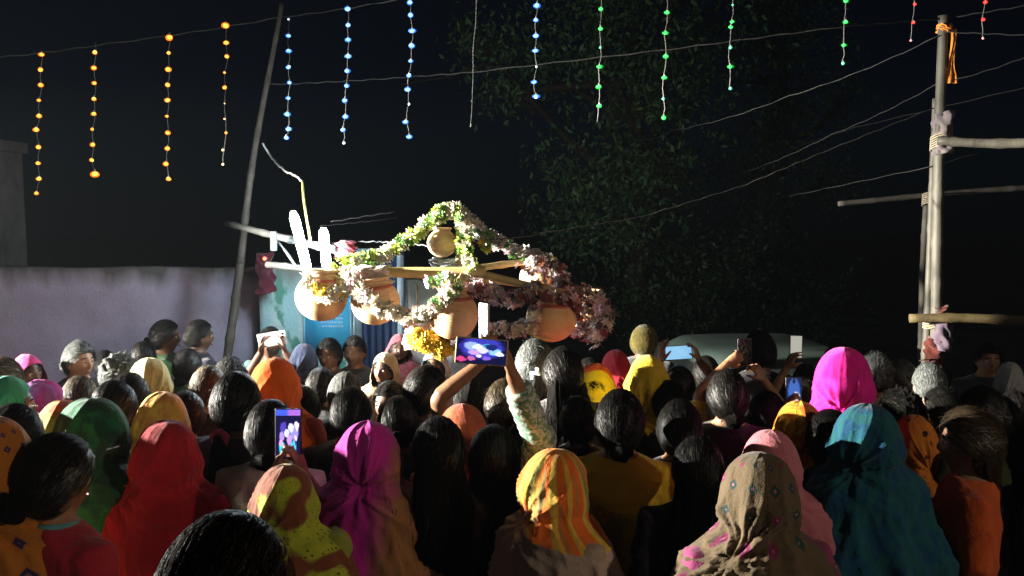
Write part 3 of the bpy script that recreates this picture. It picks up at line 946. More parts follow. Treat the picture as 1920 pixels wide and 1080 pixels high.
fr = empty("pot_frame", P(850, 510, 4.9), label="bamboo frame from which the garlanded clay pots hang", cat="frame")
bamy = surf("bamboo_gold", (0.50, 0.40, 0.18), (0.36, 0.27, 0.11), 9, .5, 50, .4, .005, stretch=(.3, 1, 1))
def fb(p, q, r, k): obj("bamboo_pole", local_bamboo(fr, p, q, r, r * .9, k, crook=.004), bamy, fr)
fb(P(628, 512, 4.78), P(912, 508, 4.72), .032, 31)
fb(P(890, 512, 4.75), P(1060, 548, 4.85), .022, 32)
fb(P(870, 505, 4.95), P(1040, 486, 5.5), .020, 33)
fb(P(660, 505, 4.8), P(1105, 545, 5.2), .018, 35)
fb(P(868, 545, 4.55), P(862, 470, 5.4), .020, 36)
fb(P(862, 520, 4.9), P(858, 398, 4.95), .018, 34)
for (x0, y0, x1, y1, dd) in ((603, 512, 640, 500, 4.74), (704, 515, 704, 500, 4.7), (782, 535, 785, 590, 4.7), (850, 538, 866, 512, 4.6), (1034, 545, 1030, 540, 4.8), (1102, 545, 1090, 540, 5.1), (829, 490, 852, 500, 4.92)):
    obj("hanging_cord", tube([P(x0, y0, dd) - fr.location, P((x0 + x1) / 2, (y0 + y1) / 2 + 1, dd) - fr.location, P(x1, y1, dd) - fr.location], .006, 6), rope_m, fr)
wrapped_cloth("grey_cloth", P(832, 496, 4.85), .07, .06, cloth((0.33, 0.34, 0.36)), 8, "grey cloth bundled under the top clay pot")
wrapped_cloth("pink_cloth", P(783, 632, 4.62), .065, .13, cloth((0.62, 0.36, 0.30)), 12, "pale pink cloth hanging left of the marigold bunch", flare=.01)
wrapped_cloth("white_bundle", P(700, 517, 4.66), .075, .10, cloth((0.62, 0.50, 0.40)), 14, "crumpled cream cloth round the bamboo over the second pot", flare=.01)

def flower_mesh(name, petals, layers, cup, wid, seed):
    r = random.Random(seed)
    V, F = [], []
    for Ly in range(layers):
        sc = 1 - .28 * Ly
        for i in range(petals):
            a = 2 * math.pi * (i + .5 * Ly) / petals + r.uniform(-.15, .15)
            up = cup + .35 * Ly + r.uniform(-.12, .12)
            d = Vector((math.cos(a) * math.cos(up), math.sin(a) * math.cos(up), math.sin(up)))
            s = Vector((-math.sin(a), math.cos(a), 0))
            k = len(V)
            V += [Vector((0, 0, .05 * Ly)), d * sc * .6 + s * wid * sc, d * sc * 1.05 + Vector((0, 0, .06)), d * sc * .6 - s * wid * sc]
            F += [(k, k + 1, k + 2), (k, k + 2, k + 3)]
    v, f = ellipsoid((0, 0, .12), (.2, .2, .16), 4, 6)
    V2, F2 = merge([(np.array([x[:] for x in V]), F), (v, f)])
    return make_mesh(name, V2, F2, smooth=False)
FM = [flower_mesh("blossom", 6, 2, .25, .28, i) for i in range(3)]
MG = flower_mesh("marigold", 10, 4, .1, .22, 9)
LF = flower_mesh("sprig", 5, 1, .35, .2, 4)
def fmat(c, tl=.25):
    m = bpy.data.materials.new("petal")
    n, l, b = nodes(m)
    oi = n.new("ShaderNodeObjectInfo")
    col = ramp(n, l, oi.outputs["Random"], [(0, tuple(x * .6 for x in c)), (1, tuple(min(1, x * 1.15) for x in c))])
    l.new(col, b.inputs["Base Color"]); b.inputs["Roughness"].default_value = .6
    t = n.new("ShaderNodeBsdfTranslucent"); l.new(col, t.inputs[0])
    mx = n.new("ShaderNodeMixShader"); mx.inputs[0].default_value = tl
    l.new(b.outputs[0], mx.inputs[1]); l.new(t.outputs[0], mx.inputs[2]); l.new(mx.outputs[0], n["Material Output"].inputs[0])
    return m
PM = {'white': fmat((.72, .70, .62)), 'cream': fmat((.74, .68, .52)), 'lime': fmat((.42, .55, .10)), 'green': fmat((.10, .24, .05)),
      'yellow': fmat((.72, .50, .04)), 'mauve': fmat((.56, .42, .46)), 'maroon': fmat((.20, .06, .08)), 'pink': fmat((.68, .48, .48)), 'grey': fmat((.46, .44, .40)), 'rust': fmat((.40, .13, .05))}
string_m = surf("garland_string", (.3, .3, .2), None, 20, .9)
def garland(pts, dens, rad, size, palette, label, seed, meshes=None, sag=0):
    r = random.Random(seed)
    W = [P(*p) for p in pts]
    root = empty("garland", W[0], label=label, cat="garland")
    path = []
    for i in range(len(W) - 1):
        a, b_ = W[i], W[i + 1]
        for k in range(6):
            path.append(a.lerp(b_, k / 6) - root.location)
    path.append(W[-1] - root.location)
    obj("garland_string", tube(path, .004, 5), string_m, root)
    L = sum((path[i + 1] - path[i]).length for i in range(len(path) - 1))
    N = max(6, int(L * dens * 1.9))
    for i in range(N):
        t = (i + r.random()) / N * (len(path) - 1)
        k = min(int(t), len(path) - 2)
        p = path[k].lerp(path[k + 1], t - k)
        q = Vector((r.gauss(0, 1), r.gauss(0, 1), r.gauss(0, 1)))
        q.normalize()
        rr = rad * 1.15 * (r.random() ** .5)
        me = r.choice(meshes or FM)
        o = link("flower", me, PM[r.choice(palette)], root, p + q * rr)
        s = size * r.uniform(.85, 1.65)
        o.scale = (s, s, s)
        o.rotation_euler = q.to_track_quat('Z', 'Y').to_euler()
    return root
GW = ['white', 'white', 'lime', 'cream', 'green', 'lime']
garland([(845, 392, 4.85), (812, 412, 4.84), (770, 448, 4.82), (728, 476, 4.8), (685, 488, 4.78), (636, 494, 4.76)], 110, .034, .028, GW, "green and white garland sloping from the peak to the left pots", 1)
garland([(820, 404, 4.82), (845, 392, 4.85), (866, 400, 4.82), (872, 440, 4.80), (874, 480, 4.76), (890, 520, 4.7)], 120, .034, .027, ['lime', 'white', 'lime', 'cream', 'green'], "lime green garland dropping from the peak in front of the centre pole", 2)
garland([(866, 402, 4.95), (900, 432, 5.0), (935, 456, 5.1), (980, 474, 5.2), (1032, 490, 5.3)], 110, .034, .027, ['grey', 'white', 'grey', 'mauve', 'green'], "grey white garland sloping from the peak to the right pots", 3)
garland([(568, 520, 4.58), (588, 545, 4.52), (618, 560, 4.50), (640, 545, 4.56), (652, 520, 4.66), (675, 508, 4.68)], 90, .035, .026, ['white', 'cream', 'white', 'yellow'], "cream garland looped over the pot under the tube lights", 4)
garland([(650, 515, 4.6), (676, 545, 4.5), (712, 575, 4.46), (755, 592, 4.46), (795, 588, 4.44), (830, 570, 4.42)], 100, .036, .028, ['white', 'pink', 'white', 'cream'], "white and pink garland swung across the second pot to the centre pot", 5)
garland([(812, 528, 4.5), (840, 520, 4.46), (858, 545, 4.4), (830, 560, 4.4), (818, 575, 4.4)], 130, .034, .028, ['white', 'lime', 'pink', 'white', 'green'], "white garland heaped over the top of the centre pot", 6)
garland([(872, 545, 4.5), (905, 540, 4.6), (940, 560, 4.7), (978, 556, 4.75), (1005, 535, 4.8)], 100, .045, .028, ['mauve', 'mauve', 'grey', 'maroon', 'pink'], "mauve garland running right from the centre pot", 7)
garland([(925, 612, 4.6), (958, 622, 4.6), (990, 614, 4.6), (1005, 590, 4.6), (1012, 560, 4.65)], 100, .032, .026, ['pink', 'mauve', 'grey', 'cream'], "pale mauve garland looping under the reddish pot", 8)
garland([(1075, 545, 5.0), (1110, 552, 5.0), (1134, 575, 4.95), (1138, 602, 4.95), (1120, 625, 4.95), (1108, 632, 4.95)], 120, .06, .028, ['maroon', 'mauve', 'white', 'white', 'pink', 'mauve'], "maroon and white tuft of flowers at the right end of the frame", 9)
garland([(985, 505, 5.1), (1020, 498, 5.1), (1048, 512, 5.05), (1052, 540, 5.0), (1078, 560, 5.0), (1092, 600, 5.0), (1085, 625, 5.0)], 110, .055, .028, ['maroon', 'mauve', 'rust', 'mauve', 'grey'], "dark maroon garland wound round the small shaded pot", 10)
garland([(985, 552, 4.66), (1010, 562, 4.62), (1040, 556, 4.62), (1075, 560, 4.66), (1082, 590, 4.7)], 90, .035, .025, ['maroon', 'mauve', 'rust'], "thin maroon garland over the shoulder of the reddish pot", 11)
garland([(780, 634, 4.52), (800, 642, 4.5), (822, 648, 4.5), (838, 652, 4.5)], 240, .05, .034, ['yellow'], "bunch of yellow marigolds hanging under the centre pot", 12, [MG])
garland([(905, 455, 4.85), (912, 462, 4.85), (916, 470, 4.85)], 90, .015, .024, ['yellow', 'lime'], "small yellow flower bunch tied to the right garland", 13)
sb = empty("steel_rod", P(1012, 632, 4.5), label="bright curved bamboo strip under the reddish pot", cat="bamboo strip")
sb.name = "bamboo_strip"
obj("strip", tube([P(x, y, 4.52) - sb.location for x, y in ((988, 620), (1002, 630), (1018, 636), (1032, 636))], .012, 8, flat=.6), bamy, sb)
# ================================================================== people
HC = np.array([0.0, 0.005, 1.482])          # head centre of a 1.60 m figure

def head_offset(D, extra=0.0):
    """surface point of the head for unit directions D"""
    x, y, z = D[:, 0], D[:, 1], D[:, 2]
    lo = smooth01((-z - 0.05) / 0.95)
    wx = 0.075 * (1 - 0.33 * lo)
    wy = np.where(y > 0, 0.092 * (1 - .04 * lo), 0.098 * (1 - 0.42 * lo))
    wz = np.where(z > 0, 0.118, 0.120)
    Pn = np.column_stack([x * (wx + extra), y * (wy + extra), z * (wz + extra * .9)])
    f = smooth01((y - .15) / .5)
    g = lambda cx, cz, sx, sz: np.exp(-((x - cx) / sx) ** 2 - ((z - cz) / sz) ** 2) * f
    nose = g(0, -.17, .11, .16) * .020 + g(0, .02, .07, .15) * .007 + g(.1, -.24, .07, .06) * .005 + g(-.1, -.24, .07, .06) * .005
    face = (g(0, .22, .55, .09) * .004 - g(.36, .05, .17, .10) * .010 - g(-.36, .05, .17, .10) * .010
            + g(.42, -.2, .2, .2) * .004 + g(-.42, -.2, .2, .2) * .004
            + g(0, -.46, .2, .045) * .006 + g(0, -.56, .17, .045) * .006 - g(0, -.51, .22, .018) * .003 + g(0, -.86, .22, .14) * .010)
    if extra < .001:
        Pn[:, 1] += nose + face
    return Pn + HC

def sphere_dirs(n, m):
    D = []
    for i in range(n):
        ph = math.pi * (i + .5) / n
        for j in range(m):
            th = 2 * math.pi * j / m
            D.append((math.sin(ph) * math.sin(th), math.sin(ph) * math.cos(th), -math.cos(ph)))
    return np.array(D)

def head_mesh(n=44, m=56):
    D = sphere_dirs(n, m)
    V = head_offset(D)
    return loft(V.reshape(n, m, 3))

TORSO = [(1.405, .052, .054, -.012), (1.380, .062, .062, -.014), (1.358, .098, .068, -.013), (1.334, .146, .078, -.010), (1.295, .182, .090, -.004), (1.22, .178, .102, .004),
         (1.12, .160, .108, .010), (1.00, .142, .100, .006), (.90, .160, .112, 0), (.80, .172, .120, -.004), (.74, .165, .115, 0)]
def rings_from(prof, grow=0.0, m=36, p=.85):
    out = []
    for (z, rx, ry, cy) in prof:
        ring = []
        for j in range(m):
            a = 2 * math.pi * j / m
            ca, sa = math.cos(a), math.sin(a)
            ring.append(((rx + grow) * math.copysign(abs(ca) ** p, ca), cy + (ry + grow) * math.copysign(abs(sa) ** p, sa), z))
        out.append(ring)
    return out

def hand_parts(W, d, nrm, thumb_side=1, curl=.5, k=1.0, spread=.10):
    """palm, four unequal fingers and a thumb. W wrist, d along the hand, nrm out of the palm"""
    W, d, nrm = Vector(W), Vector(d).normalized(), Vector(nrm)
    nrm = (nrm - d * nrm.dot(d)).normalized()
    ac = d.cross(nrm).normalized() * thumb_side
    parts = []
    rings = []
    for t, w, h in ((-.012, .022, .019), (.012, .030, .017), (.045, .037, .016), (.075, .040, .014), (.090, .036, .011)):
        ring = []
        for j in range(14):
            a = 2 * math.pi * j / 14
            ring.append(W + d * t * k + ac * (math.cos(a) * w * k) + nrm * (math.sin(a) * h * k))
        rings.append(ring)
    parts.append(loft(rings))
    for i, (off, L, r) in enumerate(((.030, .068, .0082), (.010, .077, .0086), (-.011, .071, .0082), (-.031, .056, .0072))):
        p = W + d * (.082 - .004 * abs(i - 1)) * k + ac * off * k
        dirv = (d + ac * spread * (off / .03)).normalized()
        path, rad = [p - dirv * .02 * k], [r * k]
        ang = 0
        for s, (fl, c) in enumerate(((.42, .45), (.32, .85), (.26, .6))):
            path.append(p); rad.append(r * k * (1 - .07 * s))
            ang += c * curl
            dv = dirv * math.cos(ang) + nrm * math.sin(ang)
            p = p + dv * L * fl * k
        path.append(p); rad.append(r * k * .8)
        path.append(p + dv * .004 * k); rad.append(r * k * .4)
        parts.append(tube(path, rad, 8))
    p = W + d * .022 * k + ac * .026 * k
    dv = (d * .75 + ac * .75 + nrm * .25).normalized()
    p1 = p + dv * .036 * k
    dv2 = (d * .95 + ac * .25 + nrm * (.35 + curl * .6)).normalized()
    p2 = p1 + dv2 * .030 * k
    p3 = p2 + (dv2 + nrm * .3 * curl).normalized() * .024 * k
    parts.append(tube([p - dv * .015 * k, p, p1, p2, p3], [.012 * k, .013 * k, .011 * k, .0095 * k, .006 * k], 8))
    return parts

def solve_arm(S, W, bend):
    S, W = Vector(S), Vector(W)
    L1, L2 = .275, .245
    v = W - S
    dist = v.length
    if dist > (L1 + L2) * .985:
        k = dist / ((L1 + L2) * .985)
        L1 *= k; L2 *= k
    a = (L1 ** 2 - L2 ** 2 + dist ** 2) / (2 * dist)
    h = math.sqrt(max(1e-6, L1 ** 2 - a ** 2))
    u = v / dist
    bd = Vector(bend)
    bd = (bd - u * bd.dot(u)).normalized()
    return S + u * a + bd * h

SHO = (.163, -.004, 1.300)
def arm_spec(side, W=None, bend=(0, -.3, -1), d=None, nrm=None, thumb=1, curl=.35, sleeve=.45, spread=.10):
    S = Vector((side * SHO[0], SHO[1], SHO[2]))
    if W is None:
        W = Vector((side * .225, .04, .78)); bend = (side * .2, -1, 0); d = (0, .15, -1); nrm = (-side, 0, 0); thumb = -side
    W = Vector(W)
    E = solve_arm(S, W, bend)
    if d is None: d = (W - E)
    if nrm is None: nrm = (0, 1, 0)
    return dict(S=S, E=E, W=W, d=Vector(d).normalized(), nrm=Vector(nrm), thumb=thumb, curl=curl, sleeve=sleeve, side=side, spread=spread)

def arm_path(a, upto=1.0):
    S, E, W = a['S'], a['E'], a['W']
    pts = [S - Vector((a['side'] * .05, 0, .01)), S, S.lerp(E, .33), S.lerp(E, .7), E - (E - S) * .06, E + (W - E) * .08, E.lerp(W, .3), E.lerp(W, .65), W, W + a['d'] * .01]
    rad = [.055, .050, .046, .041, .038, .037, .037, .031, .025, .024]
    return pts, rad

def quick_remesh(V, F, voxel, smooth=3, sm_f=.5):
    me = bpy.data.meshes.new("tmp")
    me.from_pydata(np.asarray(V).tolist(), [], F)
    o = bpy.data.objects.new("tmp", me)
    COL.objects.link(o)
    md = o.modifiers.new("r", 'REMESH'); md.mode = 'VOXEL'; md.voxel_size = voxel
    if smooth:
        s = o.modifiers.new("s", 'SMOOTH'); s.iterations = smooth; s.factor = sm_f
    dg = bpy.context.evaluated_depsgraph_get()
    ev = o.evaluated_get(dg)
    m2 = bpy.data.meshes.new_from_object(ev)
    bpy.data.objects.remove(o); bpy.data.meshes.remove(me)
    nv = len(m2.vertices)
    co = np.empty(nv * 3); m2.vertices.foreach_get("co", co)
    return m2, co.reshape(-1, 3)

def body_mesh(arms, voxel=.008):
    parts = [head_mesh()]
    for s in (-1, 1):        # ears
        V, F = ellipsoid((0, 0, 0), (.009, .017, .030), 8, 12)
        V = V @ np.array(Matrix.Rotation(R(s * -18), 3, 'Z')).T
        parts.append((V + HC + np.array([s * .077, -.012, -.008]), F))
    parts.append(tube([(0, -.016, 1.32), (0, -.014, 1.37), (0, -.004, 1.42)], [.060, .057, .054], 20))
    parts.append(loft(rings_from(TORSO)))
    for s in (-1, 1):
        parts.append(tube([(s * .085, 0, .82), (s * .088, .005, .62), (s * .088, .012, .44), (s * .086, -.01, .28), (s * .085, -.02, .08), (s * .085, -.01, .045)], [.085, .076, .052, .050, .034, .036], 16))
        parts.append(tube([(s * .085, -.045, .032), (s * .09, .03, .036), (s * .095, .11, .026), (s * .097, .15, .02)], [.030, .036, .034, .018], 12))
    for a in arms:
        pts, rad = arm_path(a)
        parts.append(tube(pts, rad, 14))
        parts += hand_parts(a['W'], a['d'], a['nrm'], a['thumb'], a['curl'], 1.0, a['spread'])
    V, F = merge(parts)
    me, co = quick_remesh(V, F, voxel, 2, .5)
    me.name = "body"
    me.polygons.foreach_set("use_smooth", np.ones(len(me.polygons), dtype=bool))
    me.materials.clear(); me.materials.append(None)
    return me

def garment_mesh(arms, male, seed, loose=1.0):
    g = .012 * loose
    prof = [(1.372, .066, .062, -.014)] + list(TORSO[2:])
    if male:
        prof = prof[:-1] + [(.74, .170, .118, 0)]
    else:
        prof = prof[:-1] + [(.70, .185, .13, 0), (.5, .20, .15, 0), (.3, .22, .17, 0), (.12, .235, .185, 0)]
    parts = [loft(rings_from(prof, g, 44))]
    for a in arms:
        pts, rad = arm_path(a)
        cut = a['sleeve']        # fraction of the arm that is covered, 0..1
        total = (a['E'] - a['S']).length + (a['W'] - a['E']).length
        acc, out, ro = 0, [pts[0]], [rad[0] + g]
        for i in range(1, len(pts) - 1):
            sl = (pts[i] - pts[i - 1]).length
            t = acc + sl
            if t > cut * total + .05:
                f = (cut * total + .05 - acc) / sl
                out.append(pts[i - 1].lerp(pts[i], f)); ro.append(rad[i] + g * 1.5)
                break
            acc = t
            out.append(pts[i]); ro.append(rad[i] + g * 1.1)
        if len(out) > 1: parts.append(tube(out, ro, 16))
    V, F = merge(parts)
    me, co = quick_remesh(V, F, .012, 3, .5)
    no = np.empty(len(co) * 3); me.vertices.foreach_get("normal", no); no = no.reshape(-1, 3)
    warp = wob(co, 7, seed) * 1.2
    th = np.arctan2(co[:, 0], -co[:, 1])
    f1 = ridge(co[:, 2] * 16 + co[:, 0] * 18 + warp * 2.2) * smooth01((1.36 - co[:, 2]) / .1)
    f2 = ridge(th * 5 + warp * 1.6) * smooth01((1.15 - co[:, 2]) / .4)
    amp = .013 * loose
    co = co + no * ((f1 * .7 + f2 * 1.1) * amp + wob(co, 16, seed + 3) * .003 + (1 - np.abs(wob(co, 15, seed + 5))) ** 7 * .007)[:, None]
    me.vertices.foreach_set("co", co.ravel())
    me.polygons.foreach_set("use_smooth", np.ones(len(me.polygons), dtype=bool))
    me.name = "garment"
    me.materials.clear(); me.materials.append(None)
    me.update()
    return me

def trousers_mesh():
    parts = [loft(rings_from([(.80, .175, .122, 0), (.70, .178, .126, 0)], .008))]
    for s in (-1, 1):
        parts.append(tube([(s * .088, 0, .76), (s * .09, .005, .6), (s * .09, .01, .44), (s * .088, -.005, .28), (s * .088, -.01, .10)], [.095, .086, .068, .064, .058], 16))
    V, F = merge(parts)
    me, co = quick_remesh(V, F, .014, 3)
    me.name = "trousers"
    me.materials.clear(); me.materials.append(None)
    return me

# ---- hair
def strand_dir_uv(D, gz=-.55):
    g = np.array([0, -math.cos(gz), math.sin(gz)])
    dot = np.clip(D @ g, -1, 1)
    e1 = np.array([1.0, 0, 0]); e2 = np.cross(g, e1)
    ang = np.arctan2(D @ e1, D @ e2)
    return np.column_stack([ang / 6.283 + .5, np.arccos(dot) / 3.14])

def hair_cap(seed, thick=.018, style='tied', n=64, m=84):
    D = sphere_dirs(n, m)
    x, y, z = D[:, 0], D[:, 1], D[:, 2]
    uv = strand_dir_uv(D)
    # hairline: high over the forehead, in front of the ears, low at the nape
    yline = np.where(y > 0, .50 - .10 * np.abs(x) , -.15 - .62 * smooth01((-y - .1) / .5))
    yline = np.where((y > -.12) & (y <= .62), np.interp(y, [-.12, .1, .3, .62], [-.12, -.05, .22, .48]), yline)
    if style == 'short': yline = yline + np.where(y < 0, .28 * smooth01((-y) / .6), 0)
    inside = smooth01((z - yline) / .13)
    r = np.random.RandomState(seed)
    tabx = np.linspace(0, 1, 90)
    tab = r.rand(90)
    streak = np.interp(uv[:, 0], tabx, tab) - .5
    tab2 = r.rand(260)
    streak2 = np.interp(uv[:, 0], np.linspace(0, 1, 260), tab2) - .5
    th = thick * (1 + .30 * wob(D, 2.6, seed))
    if style in ('messy', 'curly'):
        th = th * (1 + .30 * wob(D, 7, seed + 5) + .25 * wob(D, 15, seed + 7))
        if style == 'curly': th = th * (1.15 + .3 * wob(D, 28, seed + 9))
    else:
        part = np.exp(-(x / .05) ** 2) * smooth01((z - .1) / .5) * smooth01((y + .45) / .3)
        th = th - part * .010
    off = -.006 + inside * (th + .006)
    base = head_offset(D, 0.0002)
    base[:, :] = head_offset(D, 0.0011)     # skull without the face relief
    nrm = (base - HC); nrm /= np.linalg.norm(nrm, axis=1)[:, None]
    V = base + nrm * (off + inside * (streak * .0045 + streak2 * .0025))[:, None]
    V, F = loft(V.reshape(n, m, 3))
    uv = np.vstack([uv, [[.5, 1]], [[.5, 0]]])
    return V, F, uv

def strips(roots, dirs, lens, w, seed, droop=.3):
    """fine locks that stand off the hair"""
    r = np.random.RandomState(seed)
    V, F, UV = [], [], []
    for p, d, L in zip(roots, dirs, lens):
        side = np.cross(d, r.normal(size=3)); side /= np.linalg.norm(side) + 1e-9
        curve = r.normal(size=3) * .35 + np.array([0, 0, -droop])
        k = len(V)
        u = r.rand()
        for s in range(4):
            t = s / 3
            c = p + d * L * t + curve * L * t * t
            ww = w * (1 - .8 * t)
            V += [c - side * ww, c + side * ww]
            UV += [(u, 10 + t), (u, 10 + t)]
        for s in range(3):
            a = k + 2 * s
            F.append((a, a + 1, a + 3, a + 2))
    return np.array(V), F, np.array(UV)

def flyaways(seed, n, thick, length, w=.0009, up=.2, low=-.5):
    r = np.random.RandomState(seed)
    D = r.normal(size=(n * 3, 3)); D /= np.linalg.norm(D, axis=1)[:, None]
    keep = (D[:, 2] > np.where(D[:, 1] > 0, .45, low))
    D = D[keep][:n]
    p = head_offset(D, .0011)
    nr = p - HC; nr /= np.linalg.norm(nr, axis=1)[:, None]
    flow = np.cross(nr, np.cross(np.array([0, -.5, -1.0]), nr))
    d = flow * .85 + nr * up + r.normal(size=D.shape) * .25
    d /= np.linalg.norm(d, axis=1)[:, None]
    return strips(p + nr * thick * .9, d, length * (.4 + .9 * r.rand(len(D))), w, seed + 1)

def flow_locks(seed, n, thick, length, w=.0016, lift=.0035, gz=-.55):
    """locks that lie along the combed hair and give it strands"""
    r = np.random.RandomState(seed)
    D = r.normal(size=(n * 3, 3)); D /= np.linalg.norm(D, axis=1)[:, None]
    keep = D[:, 2] > np.where(D[:, 1] > 0, .50 - .3 * (np.abs(D[:, 0]) > .6), np.where(D[:, 1] > -.12, .05, -.45))
    D = D[keep][:n]
    g = np.array([0, -math.cos(gz), math.sin(gz)])
    V, F, UV = [], [], []
    u = strand_dir_uv(D)[:, 0]
    steps = 5
    cur = D.copy()
    pts = []
    for k in range(steps):
        b = head_offset(cur, .0011)
        nr = b - HC; nr /= np.linalg.norm(nr, axis=1)[:, None]
        rise = thick * .94 + lift * math.sin(math.pi * (k + .4) / steps) * (.4 + r.rand(len(D)))
        pts.append(b + nr * rise[:, None])
        t = g - cur * (cur @ g)[:, None]
        t /= np.linalg.norm(t, axis=1)[:, None] + 1e-6
        cur = cur + t * (length / steps / .1) + r.normal(size=cur.shape) * .012
        cur /= np.linalg.norm(cur, axis=1)[:, None]
    P_ = np.stack(pts, 1)
    for i in range(len(D)):
        k0 = len(V)
        tan = P_[i, -1] - P_[i, 0]
        side = np.cross(tan, P_[i, 0] - HC); side /= np.linalg.norm(side) + 1e-9
        nn_ = P_[i, 0] - HC; nn_ /= np.linalg.norm(nn_); side = side + nn_ * r.normal() * .25; side /= np.linalg.norm(side)
        for k in range(steps):
            ww = w * (1 - .75 * abs(k / (steps - 1) - .35))
            V += [P_[i, k] - side * ww, P_[i, k] + side * ww]
            UV += [(u[i], 10 + k * .05)] * 2
        for k in range(steps - 1):
            a = k0 + 2 * k
            F.append((a, a + 1, a + 3, a + 2))
    return np.array(V), F, np.array(UV)

def lock_sheet(seed, zs, wx, ys, thick, m=40, wav=.006):
    """hair that falls: closed sections wx wide, centred on ys"""
    r = np.random.RandomState(seed)
    tab = r.rand(m)
    rings, uv = [], []
    for i, z in enumerate(zs):
        ring = []
        for j in range(m):
            a = 2 * math.pi * j / m
            st = (tab[j] - .5)
            q = 1 + .20 * st + .10 * math.sin(3 * a + z * 9 + seed)
            ring.append((wx[i] * math.cos(a) * q + wav * math.sin(z * 24 + seed), ys[i] + thick[i] * math.sin(a) * (1 + .30 * st) + wav * .7 * math.sin(z * 17 + seed * 2), z))
            uv.append((j / m, i / len(zs)))
        rings.append(ring)
    V, F = loft(rings)
    return V, F, np.vstack([np.array(uv), [[0, 0]], [[0, 1]]])

def merge_uv(items):
    V, F = merge([(a, b_) for a, b_, _ in items])
    return V, F, np.vstack([u for _, _, u in items])

